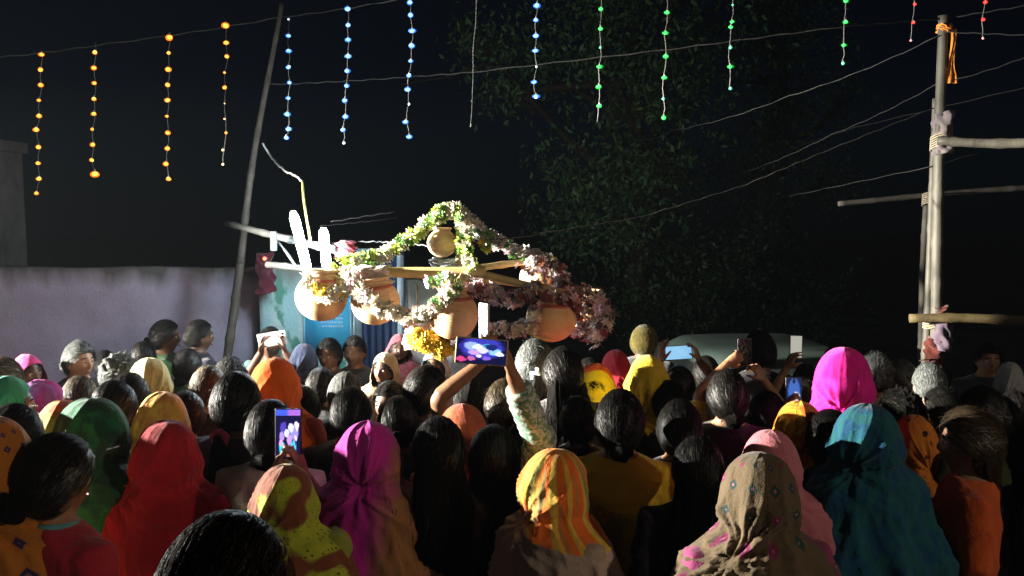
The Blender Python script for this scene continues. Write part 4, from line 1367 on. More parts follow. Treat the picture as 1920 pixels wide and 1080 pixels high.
_hair = {}
def hair_mesh(style, seed=0):
    key = (style, seed)
    if key in _hair: return _hair[key]
    items = []
    if style == 'cropped':
        items = [hair_cap(seed, .012, 'short'), flow_locks(seed, 4500, .012, .022, .0007, .0012)]
    elif style == 'short':
        items = [hair_cap(seed, .013, 'short'), flow_locks(seed, 2600, .013, .035, .0008, .003), flyaways(seed, 600, .013, .012, .0007, .6)]
    elif style == 'curly':
        items = [hair_cap(seed, .024, 'curly'), flow_locks(seed, 1800, .026, .03, .0009, .009, .2), flyaways(seed, 900, .024, .020, .0007, .8)]
    elif style == 'messy':
        items = [hair_cap(seed, .020, 'messy'), flow_locks(seed, 3200, .020, .11, .0010, .009), flow_locks(seed + 9, 900, .020, .07, .0009, .013, .3), flyaways(seed, 420, .020, .035, .0006, .35)]
        zs = np.linspace(1.47, 1.26, 10)
        items.append(lock_sheet(seed, zs, np.interp(zs, [1.26, 1.40, 1.47], [.03, .085, .080]), np.interp(zs, [1.26, 1.47], [-.085, -.045]), np.interp(zs, [1.26, 1.47], [.02, .062]), wav=.010))
    else:
        items = [hair_cap(seed, .019), flow_locks(seed, 3600, .019, .10, .0009, .005), flyaways(seed, 260, .018, .045, .0006, .2)]
    if style in ('plain', 'braid', 'pony', 'bun'):     # wisps at the nape
        r = np.random.RandomState(seed + 30)
        pr = np.array([[q, -.050 - .02 * math.cos(q * 20), 1.408 + r.uniform(-.008, .02)] for q in r.uniform(-.055, .055, 120)])
        items.append(strips(pr, np.tile([0, -.15, -1.0], (120, 1)) + r.normal(size=(120, 3)) * .3, r.uniform(.01, .04, 120), .0010, seed))
    if style == 'plain':        # low twisted knot
        D = sphere_dirs(18, 26)
        V = D * (.036 + .004 * wob(D, 7, seed + 2)[:, None]) * np.array([1.25, .8, 1.0]) + HC + np.array([.004 * seed, -.098, -.078])
        V, F = loft(V.reshape(18, 26, 3))
        tw = np.arctan2(V[:, 0], V[:, 2] - 1.40)
        items.append((V, F, np.column_stack([tw / 6.28 * .4 + .2, V[:, 0] * 2])))
    if style == 'bun':
        D = sphere_dirs(22, 30)
        tw = np.arctan2(D[:, 0], D[:, 2]) * 3 + np.arccos(np.clip(-D[:, 1], -1, 1)) * 7
        V = D * (.043 + .004 * np.sin(tw)[:, None] + .002 * wob(D, 9, seed)[:, None]) * np.array([1.05, .75, 1]) + HC + np.array([0, -.128, -.035])
        V, F = loft(V.reshape(22, 30, 3))
        items.append((V, F, np.column_stack([np.concatenate([tw / 6, [0, 0]]), np.zeros(len(V))])))
    if style == 'pony':
        r = np.random.RandomState(seed)
        path = [Vector((0, -.105, 1.40)), Vector((0, -.135, 1.385)), Vector((.005, -.150, 1.33)), Vector((-.004, -.150, 1.24)), Vector((.006, -.150, 1.14)), Vector((-.002, -.148, 1.03)), Vector((.004, -.145, .95))]
        V, F = tube(path, [.026, .022, .036, .040, .036, .024, .006], 30)
        ang = np.arctan2(V[:, 0], V[:, 1] + .14)
        tab = np.interp(ang, np.linspace(-3.15, 3.15, 40), r.rand(40))
        V[:, 0] *= 1 + .35 * (tab - .5); V[:, 1] += .010 * (tab - .5)
        items.append((V, F, np.column_stack([ang / 6.28, V[:, 2]])))
        pr = np.array([[r.normal() * .028, -.165 + r.normal() * .01, z] for z in r.uniform(1.0, 1.32, 160)])
        items.append(strips(pr, np.tile([0, -.1, -1.0], (160, 1)) + r.normal(size=(160, 3)) * .15, r.uniform(.05, .14, 160), .0011, seed))
    if style == 'long':
        zs = np.linspace(1.50, 1.02, 22)
        items.append(lock_sheet(seed, zs, np.interp(zs, [1.02, 1.12, 1.34, 1.42, 1.5], [.05, .10, .105, .088, .07]), np.interp(zs, [1.02, 1.3, 1.42, 1.5], [-.125, -.105, -.065, -.045]),
                                np.interp(zs, [1.02, 1.3, 1.42, 1.5], [.014, .034, .055, .06]), 64))
        r = np.random.RandomState(seed)
        pr = np.array([[r.normal() * .07, -.125 + r.normal() * .01, z] for z in r.uniform(1.08, 1.4, 220)])
        items.append(strips(pr, np.tile([0, -.1, -1.0], (220, 1)) + r.normal(size=(220, 3)) * .12, r.uniform(.05, .14, 220), .0011, seed))
    if style == 'braid':
        lumps = []
        for i in range(15):
            z = 1.385 - i * .030
            s = (-1) ** i
            k = 1 - .035 * i
            V, F = ellipsoid((0, 0, 0), (.026 * k, .019 * k, .026 * k), 8, 14)
            V = V @ np.array(Matrix.Rotation(R(32 * s), 3, 'Y')).T
            V = V + np.array([s * .011 * k + .006 * math.sin(i * .5), -.125 - .012 * math.sin(min(i, 5) * .3), z])
            lumps.append((V, F, np.column_stack([V[:, 0] * 14 + s * V[:, 2] * 9, V[:, 2]])))
        items += lumps
    V, F, uv = merge_uv(items)
    me = make_mesh("hair", V, F, uv)
    me.materials.append(None)
    _hair[key] = me
    return me

# ---- headscarf
def scarf_mesh(seed, side=-1, w=1.0, drop=1.0, tuck=(.55, 1.37), bun=.0, hem=.86, amp=1.0, flare=1.0, n_t=128, n_th=156, open_w=62, top=0.0, tent=None):
    """cloth drawn over the crown, tucked at one side of the neck and falling over the shoulders.
    side: which way the folds are pulled (-1 the wearer's left as seen from behind)"""
    zs = np.array([1.412, 1.385, 1.355, 1.32, 1.28, 1.20, 1.08, .95, hem])
    rx = np.array([.094, .108, .142, .190, .218, .232, .232 * flare, .232 * flare, .240 * flare]) * max(w, .97)
    ry = np.array([.098, .106, .116, .130, .142, .152, .156 * flare, .158 * flare, .162 * flare]) * max(w, .97)
    keep_ = zs[:-1] > hem + .01
    keep_ = np.append(keep_, True)
    zs, rx, ry = zs[keep_], rx[keep_].copy(), ry[keep_].copy()
    if tent is None: tent = np.random.RandomState(seed + 77).uniform(.0, .8)
    m_ = min(4, len(rx))
    rx[:m_] += (np.array([.030, .036, .026, .010]) * tent)[:m_]
    ry[:m_] += (np.array([.012, .018, .016, .006]) * tent)[:m_]
    Rt = np.array([.100 * w, .112, .128 + top])
    a_end = R(123)
    th = np.linspace(-math.pi, math.pi, n_th)     # 0 = back, +-pi = front
    ts = np.linspace(0.012, 1, n_t)
    T, TH = np.meshgrid(ts, th, indexing='ij')
    dome = T < .42
    phi = T / .42 * a_end
    zd = 1.482 + Rt[2] * np.cos(phi)
    rxd = Rt[0] * np.sin(phi) ** .9
    ryd = Rt[1] * np.sin(phi) ** .9
    z0 = 1.482 + Rt[2] * math.cos(a_end)
    tt = (T - .42) / .58
    # the hem is uneven
    hemv = hem + .05 * np.sin(TH * 2.0 + seed) + .03 * np.sin(TH * 5 + seed * 2)
    zb = z0 + (hemv - z0) * np.clip(tt, 0, 1)
    rxb = np.interp(-zb, -zs, rx); ryb = np.interp(-zb, -zs, ry)
    s0x, s0y = Rt[0] * math.sin(a_end) ** .9 + .028 * tent, Rt[1] * math.sin(a_end) ** .9 + .010 * tent
    rxd = rxd + .028 * tent * smooth01((phi - 1.2) / (a_end - 1.2)); ryd = ryd + .010 * tent * smooth01((phi - 1.2) / (a_end - 1.2))
    bl = smooth01(tt / .12)
    rxb = s0x * (1 - bl) + rxb * bl; ryb = s0y * (1 - bl) + ryb * bl
    Z = np.where(dome, zd, zb); RX = np.where(dome, rxd, rxb); RY = np.where(dome, ryd, ryb)
    sn, cs = np.sin(TH), np.cos(TH)
    X = RX * sn * side
    Y = -RY * cs - .004
    # hair bun bump, general lumps
    back = np.clip(cs, 0, 1)
    Y -= bun * np.exp(-((Z - 1.45) / .05) ** 2) * back ** 3
    pts = np.column_stack([X.ravel(), Y.ravel(), Z.ravel()])
    thf, zf = TH.ravel(), Z.ravel()
    cen = np.column_stack([np.zeros(len(pts)), np.full(len(pts), -.004), np.where(zf > 1.48, 1.48, zf)])
    nr = pts - cen; nr /= np.linalg.norm(nr, axis=1)[:, None] + 1e-9
    # folds that radiate from the tuck at the neck
    tp, tz = tuck
    u = (thf - tp) * .105; v = zf - tz
    rr = np.hypot(u, v)
    ang = np.arctan2(v, u)
    rs = np.random.RandomState(seed)
    a_ = ang * 5.2 + rs.rand() * 6 + wob(pts, 6, seed) * .9
    f1 = ridge(a_) * smooth01(rr / .035) * np.exp(-(rr / .19) ** 2)
    a2 = ang * 11 + rs.rand() * 6 + wob(pts, 9, seed + 1) * .9
    f2 = ridge(a2) * smooth01(rr / .05) * np.exp(-(rr / .15) ** 2)
    # gentle drapes on the crown and hanging folds below
    f3 = ridge(thf * 2.6 + wob(pts, 6, seed + 2) * 1.5 + rs.rand() * 6) * smooth01((1.56 - zf) / .12) * np.exp(-((zf - 1.42) / .12) ** 2)
    hang = smooth01((1.36 - zf) / .25)
    skew = (zf - 1.3) * 3.4 * side
    f4 = ridge(thf * 4.5 + skew + wob(pts, 5, seed + 4) * 1.3) * hang
    f5 = ridge(thf * 9 + skew * 2 + wob(pts, 7, seed + 5) * 1.5) * hang
    disp = amp * (f1 * .024 + f2 * .012 + f3 * .014 + f4 * .040 + f5 * .018) + wob(pts, 8, seed + 6) * .0055 + wob(pts, 20, seed + 8) * .0012
    P3 = pts * np.array([1, 1, .55])
    cr = (1 - np.abs(wob(P3, 17, seed + 21))) ** 7 * .006 + (1 - np.abs(wob(pts * np.array([1, 1, .8]), 31, seed + 22))) ** 7 * .0035
    disp = disp + amp * cr * (.35 + .65 * smooth01((1.58 - zf) / .12))
    # long pleats that run down from the crown
    disp = disp + amp * ridge(thf * 6.5 + skew * .8 + wob(pts, 4, seed + 9) * 1.2) * .010 * smooth01((1.57 - zf) / .2) * (.4 + .6 * tent)
    pull = -.018 * np.exp(-(rr / .05) ** 2)
    pts = pts + nr * (disp + pull)[:, None]
    # one shoulder rises a little, whole cloth hangs askew
    pts[:, 0] += (1.45 - np.minimum(pts[:, 2], 1.45)) * .06 * side * rs.uniform(.3, 1)
    idx = np.arange(n_t * n_th).reshape(n_t, n_th)
    fw = (math.pi - np.abs(TH)) / R(open_w)
    opened = (fw ** 2 + ((Z - 1.468) / .088) ** 2 < 1)
    F = []
    for i in range(n_t - 1):
        for j in range(n_th - 1):
            if opened[i, j] or opened[i + 1, j + 1] or opened[i, j + 1] or opened[i + 1, j]:
                continue
            F.append((idx[i, j], idx[i + 1, j], idx[i + 1, j + 1], idx[i, j + 1]))
    V = pts
    k = len(V)
    V = np.vstack([V, [[V[:n_th, 0].mean(), V[:n_th, 1].mean(), V[:n_th, 2].mean() + .0006]]])
    for j in range(n_th - 1):
        F.append((k, idx[0, j], idx[0, j + 1]))
    uv = np.column_stack([thf * .13, (ts[:, None] * .95 * np.ones((1, n_th))).ravel()])
    uv = np.vstack([uv, [[0, 0]]])
    me = make_mesh("headscarf", V, F, uv)
    me.materials.append(None)
    return me

# shared meshes
STD = [arm_spec(-1), arm_spec(1)]
BODY = body_mesh(STD)
GARM = {(mf, k): garment_mesh(STD, mf, 10 + k) for mf in (True, False) for k in range(2)}
TROU = trousers_mesh()
TR_MAT = cloth((0.03, 0.03, 0.04))
eye_w = surf("eye_white", (.65, .62, .58), None, 5, .25); eye_d = surf("eye_iris", (.015, .01, .008), None, 5, .15)
V_, F_ = ellipsoid((0, 0, 0), (.0125, .0125, .0100), 8, 12)
EYE = make_mesh("eye", V_, F_); EYE.materials.append(None)
V_, F_ = ellipsoid((0, 0, 0), (.0056, .002, .0056), 6, 12)
IRIS = make_mesh("iris", V_, F_); IRIS.materials.append(None)
V_, F_ = tube([(-.022, 0, 0), (-.010, .004, .004), (.006, .004, .005), (.022, -.003, .0)], [.0015, .003, .003, .0012], 6)
BROW = make_mesh("eyebrow", V_, F_); BROW.materials.append(None)

def collar(root, mat):
    V = []
    n, m = 40, 8
    for i in range(n):
        a = 2 * math.pi * i / n
        up = .012 * math.cos(a)
        V.append([((.072 + .006 * math.cos(b2)) * math.sin(a), -.014 + (.072 + .006 * math.cos(b2)) * -math.cos(a), 1.362 + up + .020 * math.sin(b2)) for b2 in [2 * math.pi * j / m for j in range(m)]])
    F = [(i * m + j, i * m + (j + 1) % m, ((i + 1) % n) * m + (j + 1) % m, ((i + 1) % n) * m + j) for i in range(n) for j in range(m)]
    return obj("collar", (np.array(V).reshape(-1, 3), F), mat, root)

def face_parts(root):
    for s in (-1, 1):
        e = link("eye", EYE, eye_w, root, (s * .0275, .0790, 1.4875))
        link("iris", IRIS, eye_d, e, (0, .0122, 0))
        bo = link("eyebrow", BROW, HAIR['black'], root, (s * .029, .0905, 1.509))
    V, F = tube([(-.024, .0895, 1.4205), (-.012, .0965, 1.4215), (0, .0985, 1.420), (.012, .0965, 1.4215), (.024, .0895, 1.4205)], [.001, .0038, .0042, .0038, .001], 8)
    obj("lips", (V, F), lip_m, root)
lip_m = surf("lip_skin", (0.20, 0.07, 0.055), None, 8, .45)

PEOPLE = []
def person(px, top, d, label, yaw=0, style='bun', hair='black', seed=None, sk=0, garment=(0.02, 0.02, 0.022), gpat=None, male=False,
           scarf=None, sc=None, arms=None, face=False, group="people in the crowd", loose=1.0, extra_top=None, name_extra=None):
    """px, top: where the crown of the head shows in the photograph; d: metres from the camera"""
    seed = seed if seed is not None else len(PEOPLE) + 1
    c = P(px, top, d)
    tot = 1.60 + (.013 if scarf else .018)
    s = c.z / tot
    foot = Vector((c.x, d, 0))
    if yaw == 0 and not arms: yaw = ((seed * 37) % 35) - 17
    yw = R(yaw)
    root = empty("person", foot, yw, s, label=label, cat="person", group=group)
    PEOPLE.append((px, d, s, label))
    if arms:
        A = []
        for side in (-1, 1):
            sp = next((a for a in arms if a['side'] == side), None)
            if sp is None: A.append(arm_spec(side)); continue
            sp = dict(sp)
            sp.pop('side'); sp.pop('printed', None)
            conv = lambda q: to_local(foot, yw, s, q)
            sp['W'] = conv(sp['W'])
            rot = Matrix.Rotation(-yw, 3, 'Z')
            for k in ('d', 'nrm', 'bend'):
                if k in sp: sp[k] = rot @ Vector(sp[k])
            A.append(arm_spec(side, **sp))
        bm_, gm_ = body_mesh(A, .0068), garment_mesh(A, male, seed, loose)
    else:
        bm_, gm_ = BODY, GARM[(male, seed % 2)]
    link("body", bm_, SKIN[sk], root)
    gmat = garment if isinstance(garment, bpy.types.Material) else cloth(garment, *(gpat or ()))
    link("shirt" if male else "dress", gm_, gmat, root)
    if arms:
        for a, spx in zip(A, [next((q for q in arms if q['side'] == sd_), None) for sd_ in (-1, 1)]):
            if spx and spx.get('printed'):
                S, E, W = a['S'], a['E'], a['W']
                n_, m_ = 46, 26
                pth = [S.lerp(E, .25 + .75 * i / 18) for i in range(19)] + [E.lerp(W, .78 * i / 26) for i in range(1, 28)]
                n_ = len(pth)
                V, F = tube(pth, [.066 - .020 * (i / n_) + .0045 * math.sin(i * 1.9) + .003 * math.sin(i * 3.1 + 1) for i in range(n_)], m_)
                V = V + np.column_stack([wob(V, 40, 3), wob(V, 40, 5), wob(V, 36, 7)]) * .0035
                uvs = np.column_stack([np.tile(np.arange(m_) / m_ * .3, n_).tolist() + [0, 0], np.repeat(np.arange(n_) * .012, m_).tolist() + [0, .5]])
                obj("printed_sleeve", (V, F), spx['printed'], root, uvs)
    if male: link("trousers", TROU, TR_MAT, root)
    if scarf:
        link("headscarf", scarf_mesh(seed * 7 + 1, **(sc or {})), scarf, root)
        if face:
            ho = link("hair", hair_mesh('plain', 1), HAIR[hair], root, (0, -.002, -.020))
            ho.scale = (.93, .93, .995)
    else:
        link("hair", hair_mesh(style, seed % 4), HAIR[hair], root)
    if face: face_parts(root)
    return root, s
# ================================================================== the crowd
BLK = (0.018, 0.017, 0.02)
def phone(c, w, h, face_dir, up, label, screen=None, case=(.02, .02, .025), back=False):
    """w x h slab; its screen looks along face_dir"""
    c, f, u = Vector(c), Vector(face_dir).normalized(), Vector(up)
    u = (u - f * u.dot(f)).normalized()
    r = u.cross(f)
    M = Matrix((r, -f, u)).transposed()      # local x right, -y out of the screen, z up
    root = empty("phone", c, label=label, cat="phone", group="phones held up in the crowd")
    root.rotation_mode = 'QUATERNION'
    root.rotation_quaternion = M.to_quaternion()
    V, F = bbox_bevel((w, .010, h), .0045, 3)
    obj("case", (V, F), surf("phone_case", case, case, 5, .35), root)
    k = -1
    V, F = box((0, -.0057, 0), (w * .92, .0012, h * .95))
    sm = screen or surf("screen_off", (.01, .01, .012), None, 3, .1)
    V = np.array([(-.46 * w, -.0062, -.475 * h), (.46 * w, -.0062, -.475 * h), (.46 * w, -.0062, .475 * h), (-.46 * w, -.0062, .475 * h)])
    me = make_mesh("screen", V, [(0, 1, 2, 3)], np.array([(0, 0), (1, 0), (1, 1), (0, 1)]), False)
    link("screen", me, sm, root)
    for i in range(2):
        obj("camera_lens", (lambda L: (L[0][:, [0, 2, 1]] + np.array([w * .28 - i * .022, .0055, h * .40]), L[1]))(lathe([(.001, .002), (.0075, .002), (.0075, -.001)], 16)), eye_d, root)
    return root

def screen_mat(blobs, bg, strength, bar=None):
    """live camera picture: soft bright patches on a dark view. blobs: (u, v, radius, colour)"""
    m = bpy.data.materials.new("screen_picture")
    n, l, b = nodes(m)
    uv = n.new("ShaderNodeTexCoord").outputs["UV"]
    t = tex(n, l, "ShaderNodeTexNoise", uv, 9.0, Detail=3)
    wv = n.new("ShaderNodeVectorMath"); wv.operation = 'MULTIPLY_ADD'
    l.new(t.outputs["Color"], wv.inputs[0]); wv.inputs[1].default_value = (.16, .16, 0); l.new(uv, wv.inputs[2])
    col = None
    for (u, v, r, c) in blobs:
        g = n.new("ShaderNodeTexGradient"); g.gradient_type = 'SPHERICAL'
        k = 1 / r
        l.new(mapping(n, l, wv.outputs[0], (k, k, 0), loc=(-(u + .08) * k, -(v + .08) * k, 0)), g.inputs[0])
        f = ramp(n, l, g.outputs[0], [(.12, 0), (.34, 1)])
        col = mix(n, l, f, bg if col is None else col, c)
    sp = n.new("ShaderNodeSeparateXYZ"); l.new(uv, sp.inputs[0])
    if bar:
        f = ramp(n, l, sp.outputs[1], [(.87, 0), (.875, 1)], 'CONSTANT')
        bc = ramp(n, l, sp.outputs[0], [(.0, bar[0]), (.45, bar[0]), (.55, bar[1])])
        col = mix(n, l, f, col, bc)
    l.new(col, b.inputs["Emission Color"])
    b.inputs["Emission Strength"].default_value = strength
    b.inputs["Base Color"].default_value = (.01, .01, .01, 1)
    b.inputs["Roughness"].default_value = .1
    return m

FWD = Vector((0, -1, .08))        # screens look back at the camera
person(412, 958, 1.2, "close black haired head at the bottom of the picture, nearest to the camera", style='cropped', garment=(.03, .03, .04), male=True, sk=1)
g97, s_ = person(97, 816, 2.35, "girl with dark tied hair in a plain red shirt and teal collar, face turned right", yaw=-28, style='bun', hair='dark', garment=(.42, .02, .04), sk=0, face=True)
collar(g97, cloth((.10, .32, .34)))
person(-25, 782, 2.35, "woman in rust orange headscarf with a diamond patterned border, cut by the left edge", scarf=cloth((.50, .17, .02), (.05, .03, .08), 'motif', 3, scale=1.7, c3=(.10, .05, .12)), sc=dict(side=1, w=1.05), garment=(.3, .08, .03))
person(175, 744, 2.95, "woman in a dark bottle green headscarf with brighter green edge", yaw=-15, scarf=cloth((.015, .16, .06), (.01, .06, .03), 'blotch', 5), sc=dict(side=-1, w=1.12), garment=(.01, .05, .03))
person(310, 787, 2.85, "woman in a plain crimson red headscarf covering her back", scarf=cloth((.42, .010, .018), (.26, .005, .012), 'blotch', 3, scale=.6), sc=dict(side=-1, tuck=(.9, 1.36), w=1.02), garment=(.4, .02, .03))
person(303, 733, 3.40, "woman in a pale golden yellow headscarf above the crimson one", yaw=-10, scarf=cloth((.72, .46, .07), (.55, .25, .06), 'blotch', 4), sc=dict(side=-1, w=.98), garment=BLK)
person(118, 749, 3.25, "person with an orange red headscarf squeezed beside the green scarf", scarf=cloth((.62, .10, .03), (.35, .22, .04), 'blotch', 6), sc=dict(w=.9), garment=(.3, .05, .03))
person(76, 711, 3.6, "woman in a bright magenta pink headscarf near the left edge", yaw=-35, scarf=cloth((.70, .06, .42), (.50, .16, .55), 'blotch', 7, sheer=.15), sc=dict(side=-1, w=.85), garment=(.5, .04, .3))
person(8, 705, 3.35, "dark faced woman under a teal green headcover at the left edge", yaw=-60, scarf=cloth((.05, .35, .24)), sc=dict(w=.9, side=1), garment=(.03, .15, .1), sk=1, face=True)
person(4, 668, 4.4, "person with brightly lit tan face and hair at the left edge", yaw=150, style='short', hair='brown', garment=(.5, .4, .3), male=True, sk=2, face=True)
person(50, 664, 4.85, "dark haired woman with a pink cloth along her cheek, by the left wall", yaw=-120, scarf=cloth((.58, .05, .22)), sc=dict(w=.86, side=1), garment=(.03, .02, .04), sk=3, face=True)
person(146, 639, 5.0, "grey haired person facing right with a lit cheek, before the mauve wall", yaw=-115, style='bun', hair='grey', garment=BLK, sk=2, face=True)
person(147, 703, 4.05, "short brown haired child head below the grey haired person", style='short', hair='brown', garment=(.06, .04, .03), male=True)
person(221, 667, 4.75, "person with silvery grey hair left of the olive headscarf", yaw=-20, style='curly', hair='grey', garment=BLK)
person(280, 671, 4.3, "woman in an olive khaki headscarf before the wall", yaw=-10, scarf=cloth((.36, .33, .14)), sc=dict(side=1, w=.98, bun=.0), garment=BLK)
person(196, 656, 5.6, "dark head just behind the silvery haired person", style='short', garment=BLK, male=True, sk=3)
person(267, 641, 5.6, "dark head with loose hair left of the tall pair at the wall", style='plain', garment=BLK, sk=3)
person(308, 600, 5.9, "woman with tied black hair seen in profile against the mauve wall", yaw=-75, style='bun', garment=(.05, .12, .04), sk=1, face=True)
person(371, 598, 5.8, "short haired man in a dark shirt against the mauve wall", yaw=-50, style='short', garment=(.025, .022, .035), male=True, sk=3, face=True, loose=1.4)
person(388, 684, 4.1, "man with sun bleached brown hair and a lit left side, left of the orange scarf", yaw=-10, style='short', hair='brown', garment=BLK, male=True)
g440, s_ = person(440, 699, 3.35, "woman with a long black ponytail held by a pink scrunchie", style='pony', garment=(.10, .05, .08), gpat=((.5, .4, .4), 'dots', 3), sk=0)
def scrunchie(root, c, r, label, mat):
    # worn in the hair: moves with the head
    V = []
    n, m = 30, 12
    for i in range(n):
        a = 2 * math.pi * i / n
        q = r * (1 + .12 * math.sin(a * 5))
        V.append([(c[0] + (q + .014 * math.cos(b2)) * math.cos(a), c[1] + .016 * math.sin(b2) * (1 + .3 * math.sin(a * 9)), c[2] + (q + .014 * math.cos(b2)) * math.sin(a)) for b2 in [2 * math.pi * j / m for j in range(m)]])
    A = np.array(V)
    F = [(i * m + j, i * m + (j + 1) % m, ((i + 1) % n) * m + (j + 1) % m, ((i + 1) % n) * m + j) for i in range(n) for j in range(m)]
    return obj("scrunchie", (A.reshape(-1, 3), F), mat, root)
scrunchie(g440, (0, -.132, 1.385), .024, "", cloth((.72, .09, .22)))
person(515, 671, 3.75, "woman in a vivid plain orange headscarf", scarf=cloth((.88, .15, .01), sheer=.12), sc=dict(side=-1, w=.98, top=.004, tuck=(1.1, 1.36)), garment=(.4, .06, .02))
person(505, 752, 3.15, "person in a white shirt behind the portrait phone", style='plain', hair='black', garment=(.74, .76, .72), loose=1.3)
# green scarf woman filming in portrait
pc_ = P(541, 812, 2.95)
up_ = Vector((0, 0, 1))
person(535, 867, 2.62, "woman in a lime green and brown headscarf filming with an upright phone",
       scarf=cloth((.36, .44, .03), (.10, .06, .02), 'dots', 4, c3=(.16, .045, .02), scale=1.3), sc=dict(side=-1, w=1.0, tuck=(.75, 1.36)), garment=(.25, .3, .04),
       arms=[dict(side=-1, W=pc_ + Vector((-.055, -.02, -.155)), bend=(-.6, .2, -1), d=(.35, .05, 1), nrm=(1, .2, 0), thumb=-1, curl=.5, sleeve=.6),
             dict(side=1, W=pc_ + Vector((.060, -.02, -.150)), bend=(.6, .2, -1), d=(-.35, .05, 1), nrm=(-1, .2, 0), thumb=1, curl=.5, sleeve=.6)])
phone(pc_, .094, .176, FWD, up_, "upright phone with a violet and blue picture, above the lime green scarf",
      screen_mat([(.3, .62, .16, (.10, .06, .5)), (.75, .52, .22, (.35, .3, .9)), (.62, .62, .13, (.8, .8, 1)), (.85, .66, .11, (.9, .8, 1)), (.45, .50, .12, (.7, .75, 1)), (.25, .45, .12, (.5, .3, .9)), (.55, .36, .13, (.6, .35, .8)), (.25, .18, .17, (.05, .65, .8)), (.72, .24, .13, (.1, .6, .9)), (.80, .40, .08, (.9, .7, .9)), (.2, .31, .08, (.8, .4, .8)), (.5, .05, .1, (.35, .1, .05))], (.008, .008, .05), 1.3, bar=((.06, .12, .8), (.42, .15, .7))))
person(690, 789, 2.85, "woman in a purple magenta headscarf with a gold brown side", yaw=-18, scarf=cloth((.40, .015, .26), (.26, .13, .05), 'split', 3, c3=None, amount=.95), sc=dict(side=-1, w=1.06, flare=1.3, tuck=(-.2, 1.40), tent=1.0), garment=(.2, .02, .12))
person(645, 697, 4.05, "person with short grey hair behind the black haired head", style='short', hair='grey', garment=BLK, male=True)
person(657, 727, 3.6, "black haired head wearing thin dark spectacles cord, in black", style='plain', garment=BLK)
# floral shirt woman with the vertical phone
ph_b = P(908, 603, 3.55)
person(798, 686, 3.75, "woman with a black hair bun and pale floral shirt stretching an arm to the right", yaw=-50, style='bun', hair='dark', garment=(.66, .66, .70), gpat=((.25, .12, .2), 'flowers', 3), sk=0, face=True, loose=1.2,
       arms=[dict(side=1, W=P(905, 678, 3.5), bend=(-1, -.3, -.45), d=(.3, .1, 1), nrm=(-.3, 1, 0), thumb=-1, curl=.6, sleeve=.25)])
phone(ph_b, .074, .156, Vector((-.9, -.55, 0)), up_, "upright phone seen nearly edge on above the landscape phone", emit("pale_screen", (.55, .66, .9), .75), case=(.5, .48, .42))
person(866, 756, 3.2, "woman in a brick orange headscarf below the outstretched arm", yaw=15, scarf=cloth((.52, .13, .05), (.42, .08, .04), 'blotch', 8, scale=2), sc=dict(side=1, w=.98, tuck=(.5, 1.33)), garment=(.3, .06, .03))
person(822, 784, 2.85, "woman with long loose black hair and black clothes in the middle", style='long', garment=BLK)
g1003, s_ = person(1003, 640, 4.3, "grey haired woman wearing a white hair clip", yaw=-15, style='messy', hair='grey', garment=BLK)
V, F = merge([bbox_bevel((.055, .012, .022), .005, 2), (lambda q: (q[0] + np.array([.012, -.008, .018]), q[1]))(bbox_bevel((.02, .012, .03), .004, 2)), (lambda q: (q[0] + np.array([-.014, -.008, -.016]), q[1]))(bbox_bevel((.02, .012, .028), .004, 2))])
obj("hair_clip", (V + np.array([.035, -.135, 1.475]), F), surf("clip_white", (.6, .75, .75), None, 5, .3), g1003)
person(948, 712, 3.6, "person with dull grey brown lit hair left of the patterned sleeve", style='long', hair='brown', garment=BLK)
person(1056, 652, 3.95, "tall woman with long straight black hair, in black", style='long', garment=BLK)
# patterned sleeve, landscape phone
pa = P(903, 659, 2.62)
ra = Vector((1, 0, -.10))
person(925, 800, 2.92, "person in black holding a landscape phone high with a printed green sleeve", style='long', garment=(.02, .02, .022), seed=41, loose=1.3,
       arms=[dict(side=1, W=P(962, 706, 2.66), bend=(.7, .5, -.6), d=(-.30, .0, 1), nrm=(-1, .25, -.1), thumb=-1, curl=.75, sleeve=.1, printed=cloth((.55, .60, .50), (.10, .22, .14), "blotch", 3, scale=5))])
# the printed sleeve is its own cloth on that arm
phone(pa, .083, .163, FWD, Vector((1, 0, -.08)), "landscape phone with a blue lit picture held high in the middle",
      screen_mat([(.35, .5, .55, (.04, .04, .4)), (.3, .3, .2, (.3, .4, 1)), (.32, .42, .14, (.8, .9, 1)), (.45, .52, .16, (.6, .6, 1)), (.55, .35, .13, (.5, .3, .9)), (.50, .78, .18, (.25, .5, 1)), (.55, .85, .11, (.7, .85, 1)), (.25, .60, .10, (.05, .3, .6)), (.30, .70, .16, (.01, .02, .12)), (.85, .1, .14, (.6, .05, .2)), (.80, .3, .1, (.5, .1, .3)), (.75, .62, .10, (.2, .1, .6)), (.68, .45, .08, (.8, .7, 1))], (.006, .006, .04), 1.5), case=(.45, .36, .12))
person(1047, 841, 2.6, "woman in a yellow and orange striped headscarf with beige shawl, profile to the right", yaw=-55, scarf=cloth((.80, .17, .02), (.62, .40, .05), 'veil', 2, c3=(.38, .30, .23)), sc=dict(side=-1, w=1.09, tuck=(.35, 1.37), amp=1.15, open_w=68, tent=.35), garment=(.38, .30, .23), face=True, sk=2)
person(1163, 732, 3.15, "woman with smooth shiny black hair in a mustard yellow top", style='plain', garment=(.66, .44, .02), loose=1.7, seed=3)
person(1113, 683, 4.3, "small figure in a yellow and orange headscarf with a bright cheek, facing left", yaw=100, scarf=cloth((.75, .62, .05), (.75, .13, .05), 'split', 5, amount=-1.0), sc=dict(w=.76, side=1), garment=(.4, .1, .05), sk=2, face=True)
person(1155, 655, 4.8, "person in a dark crimson headscarf behind the yellow and orange one", yaw=20, scarf=cloth((.36, .012, .03)), sc=dict(w=.8, side=1), garment=(.12, .02, .02))
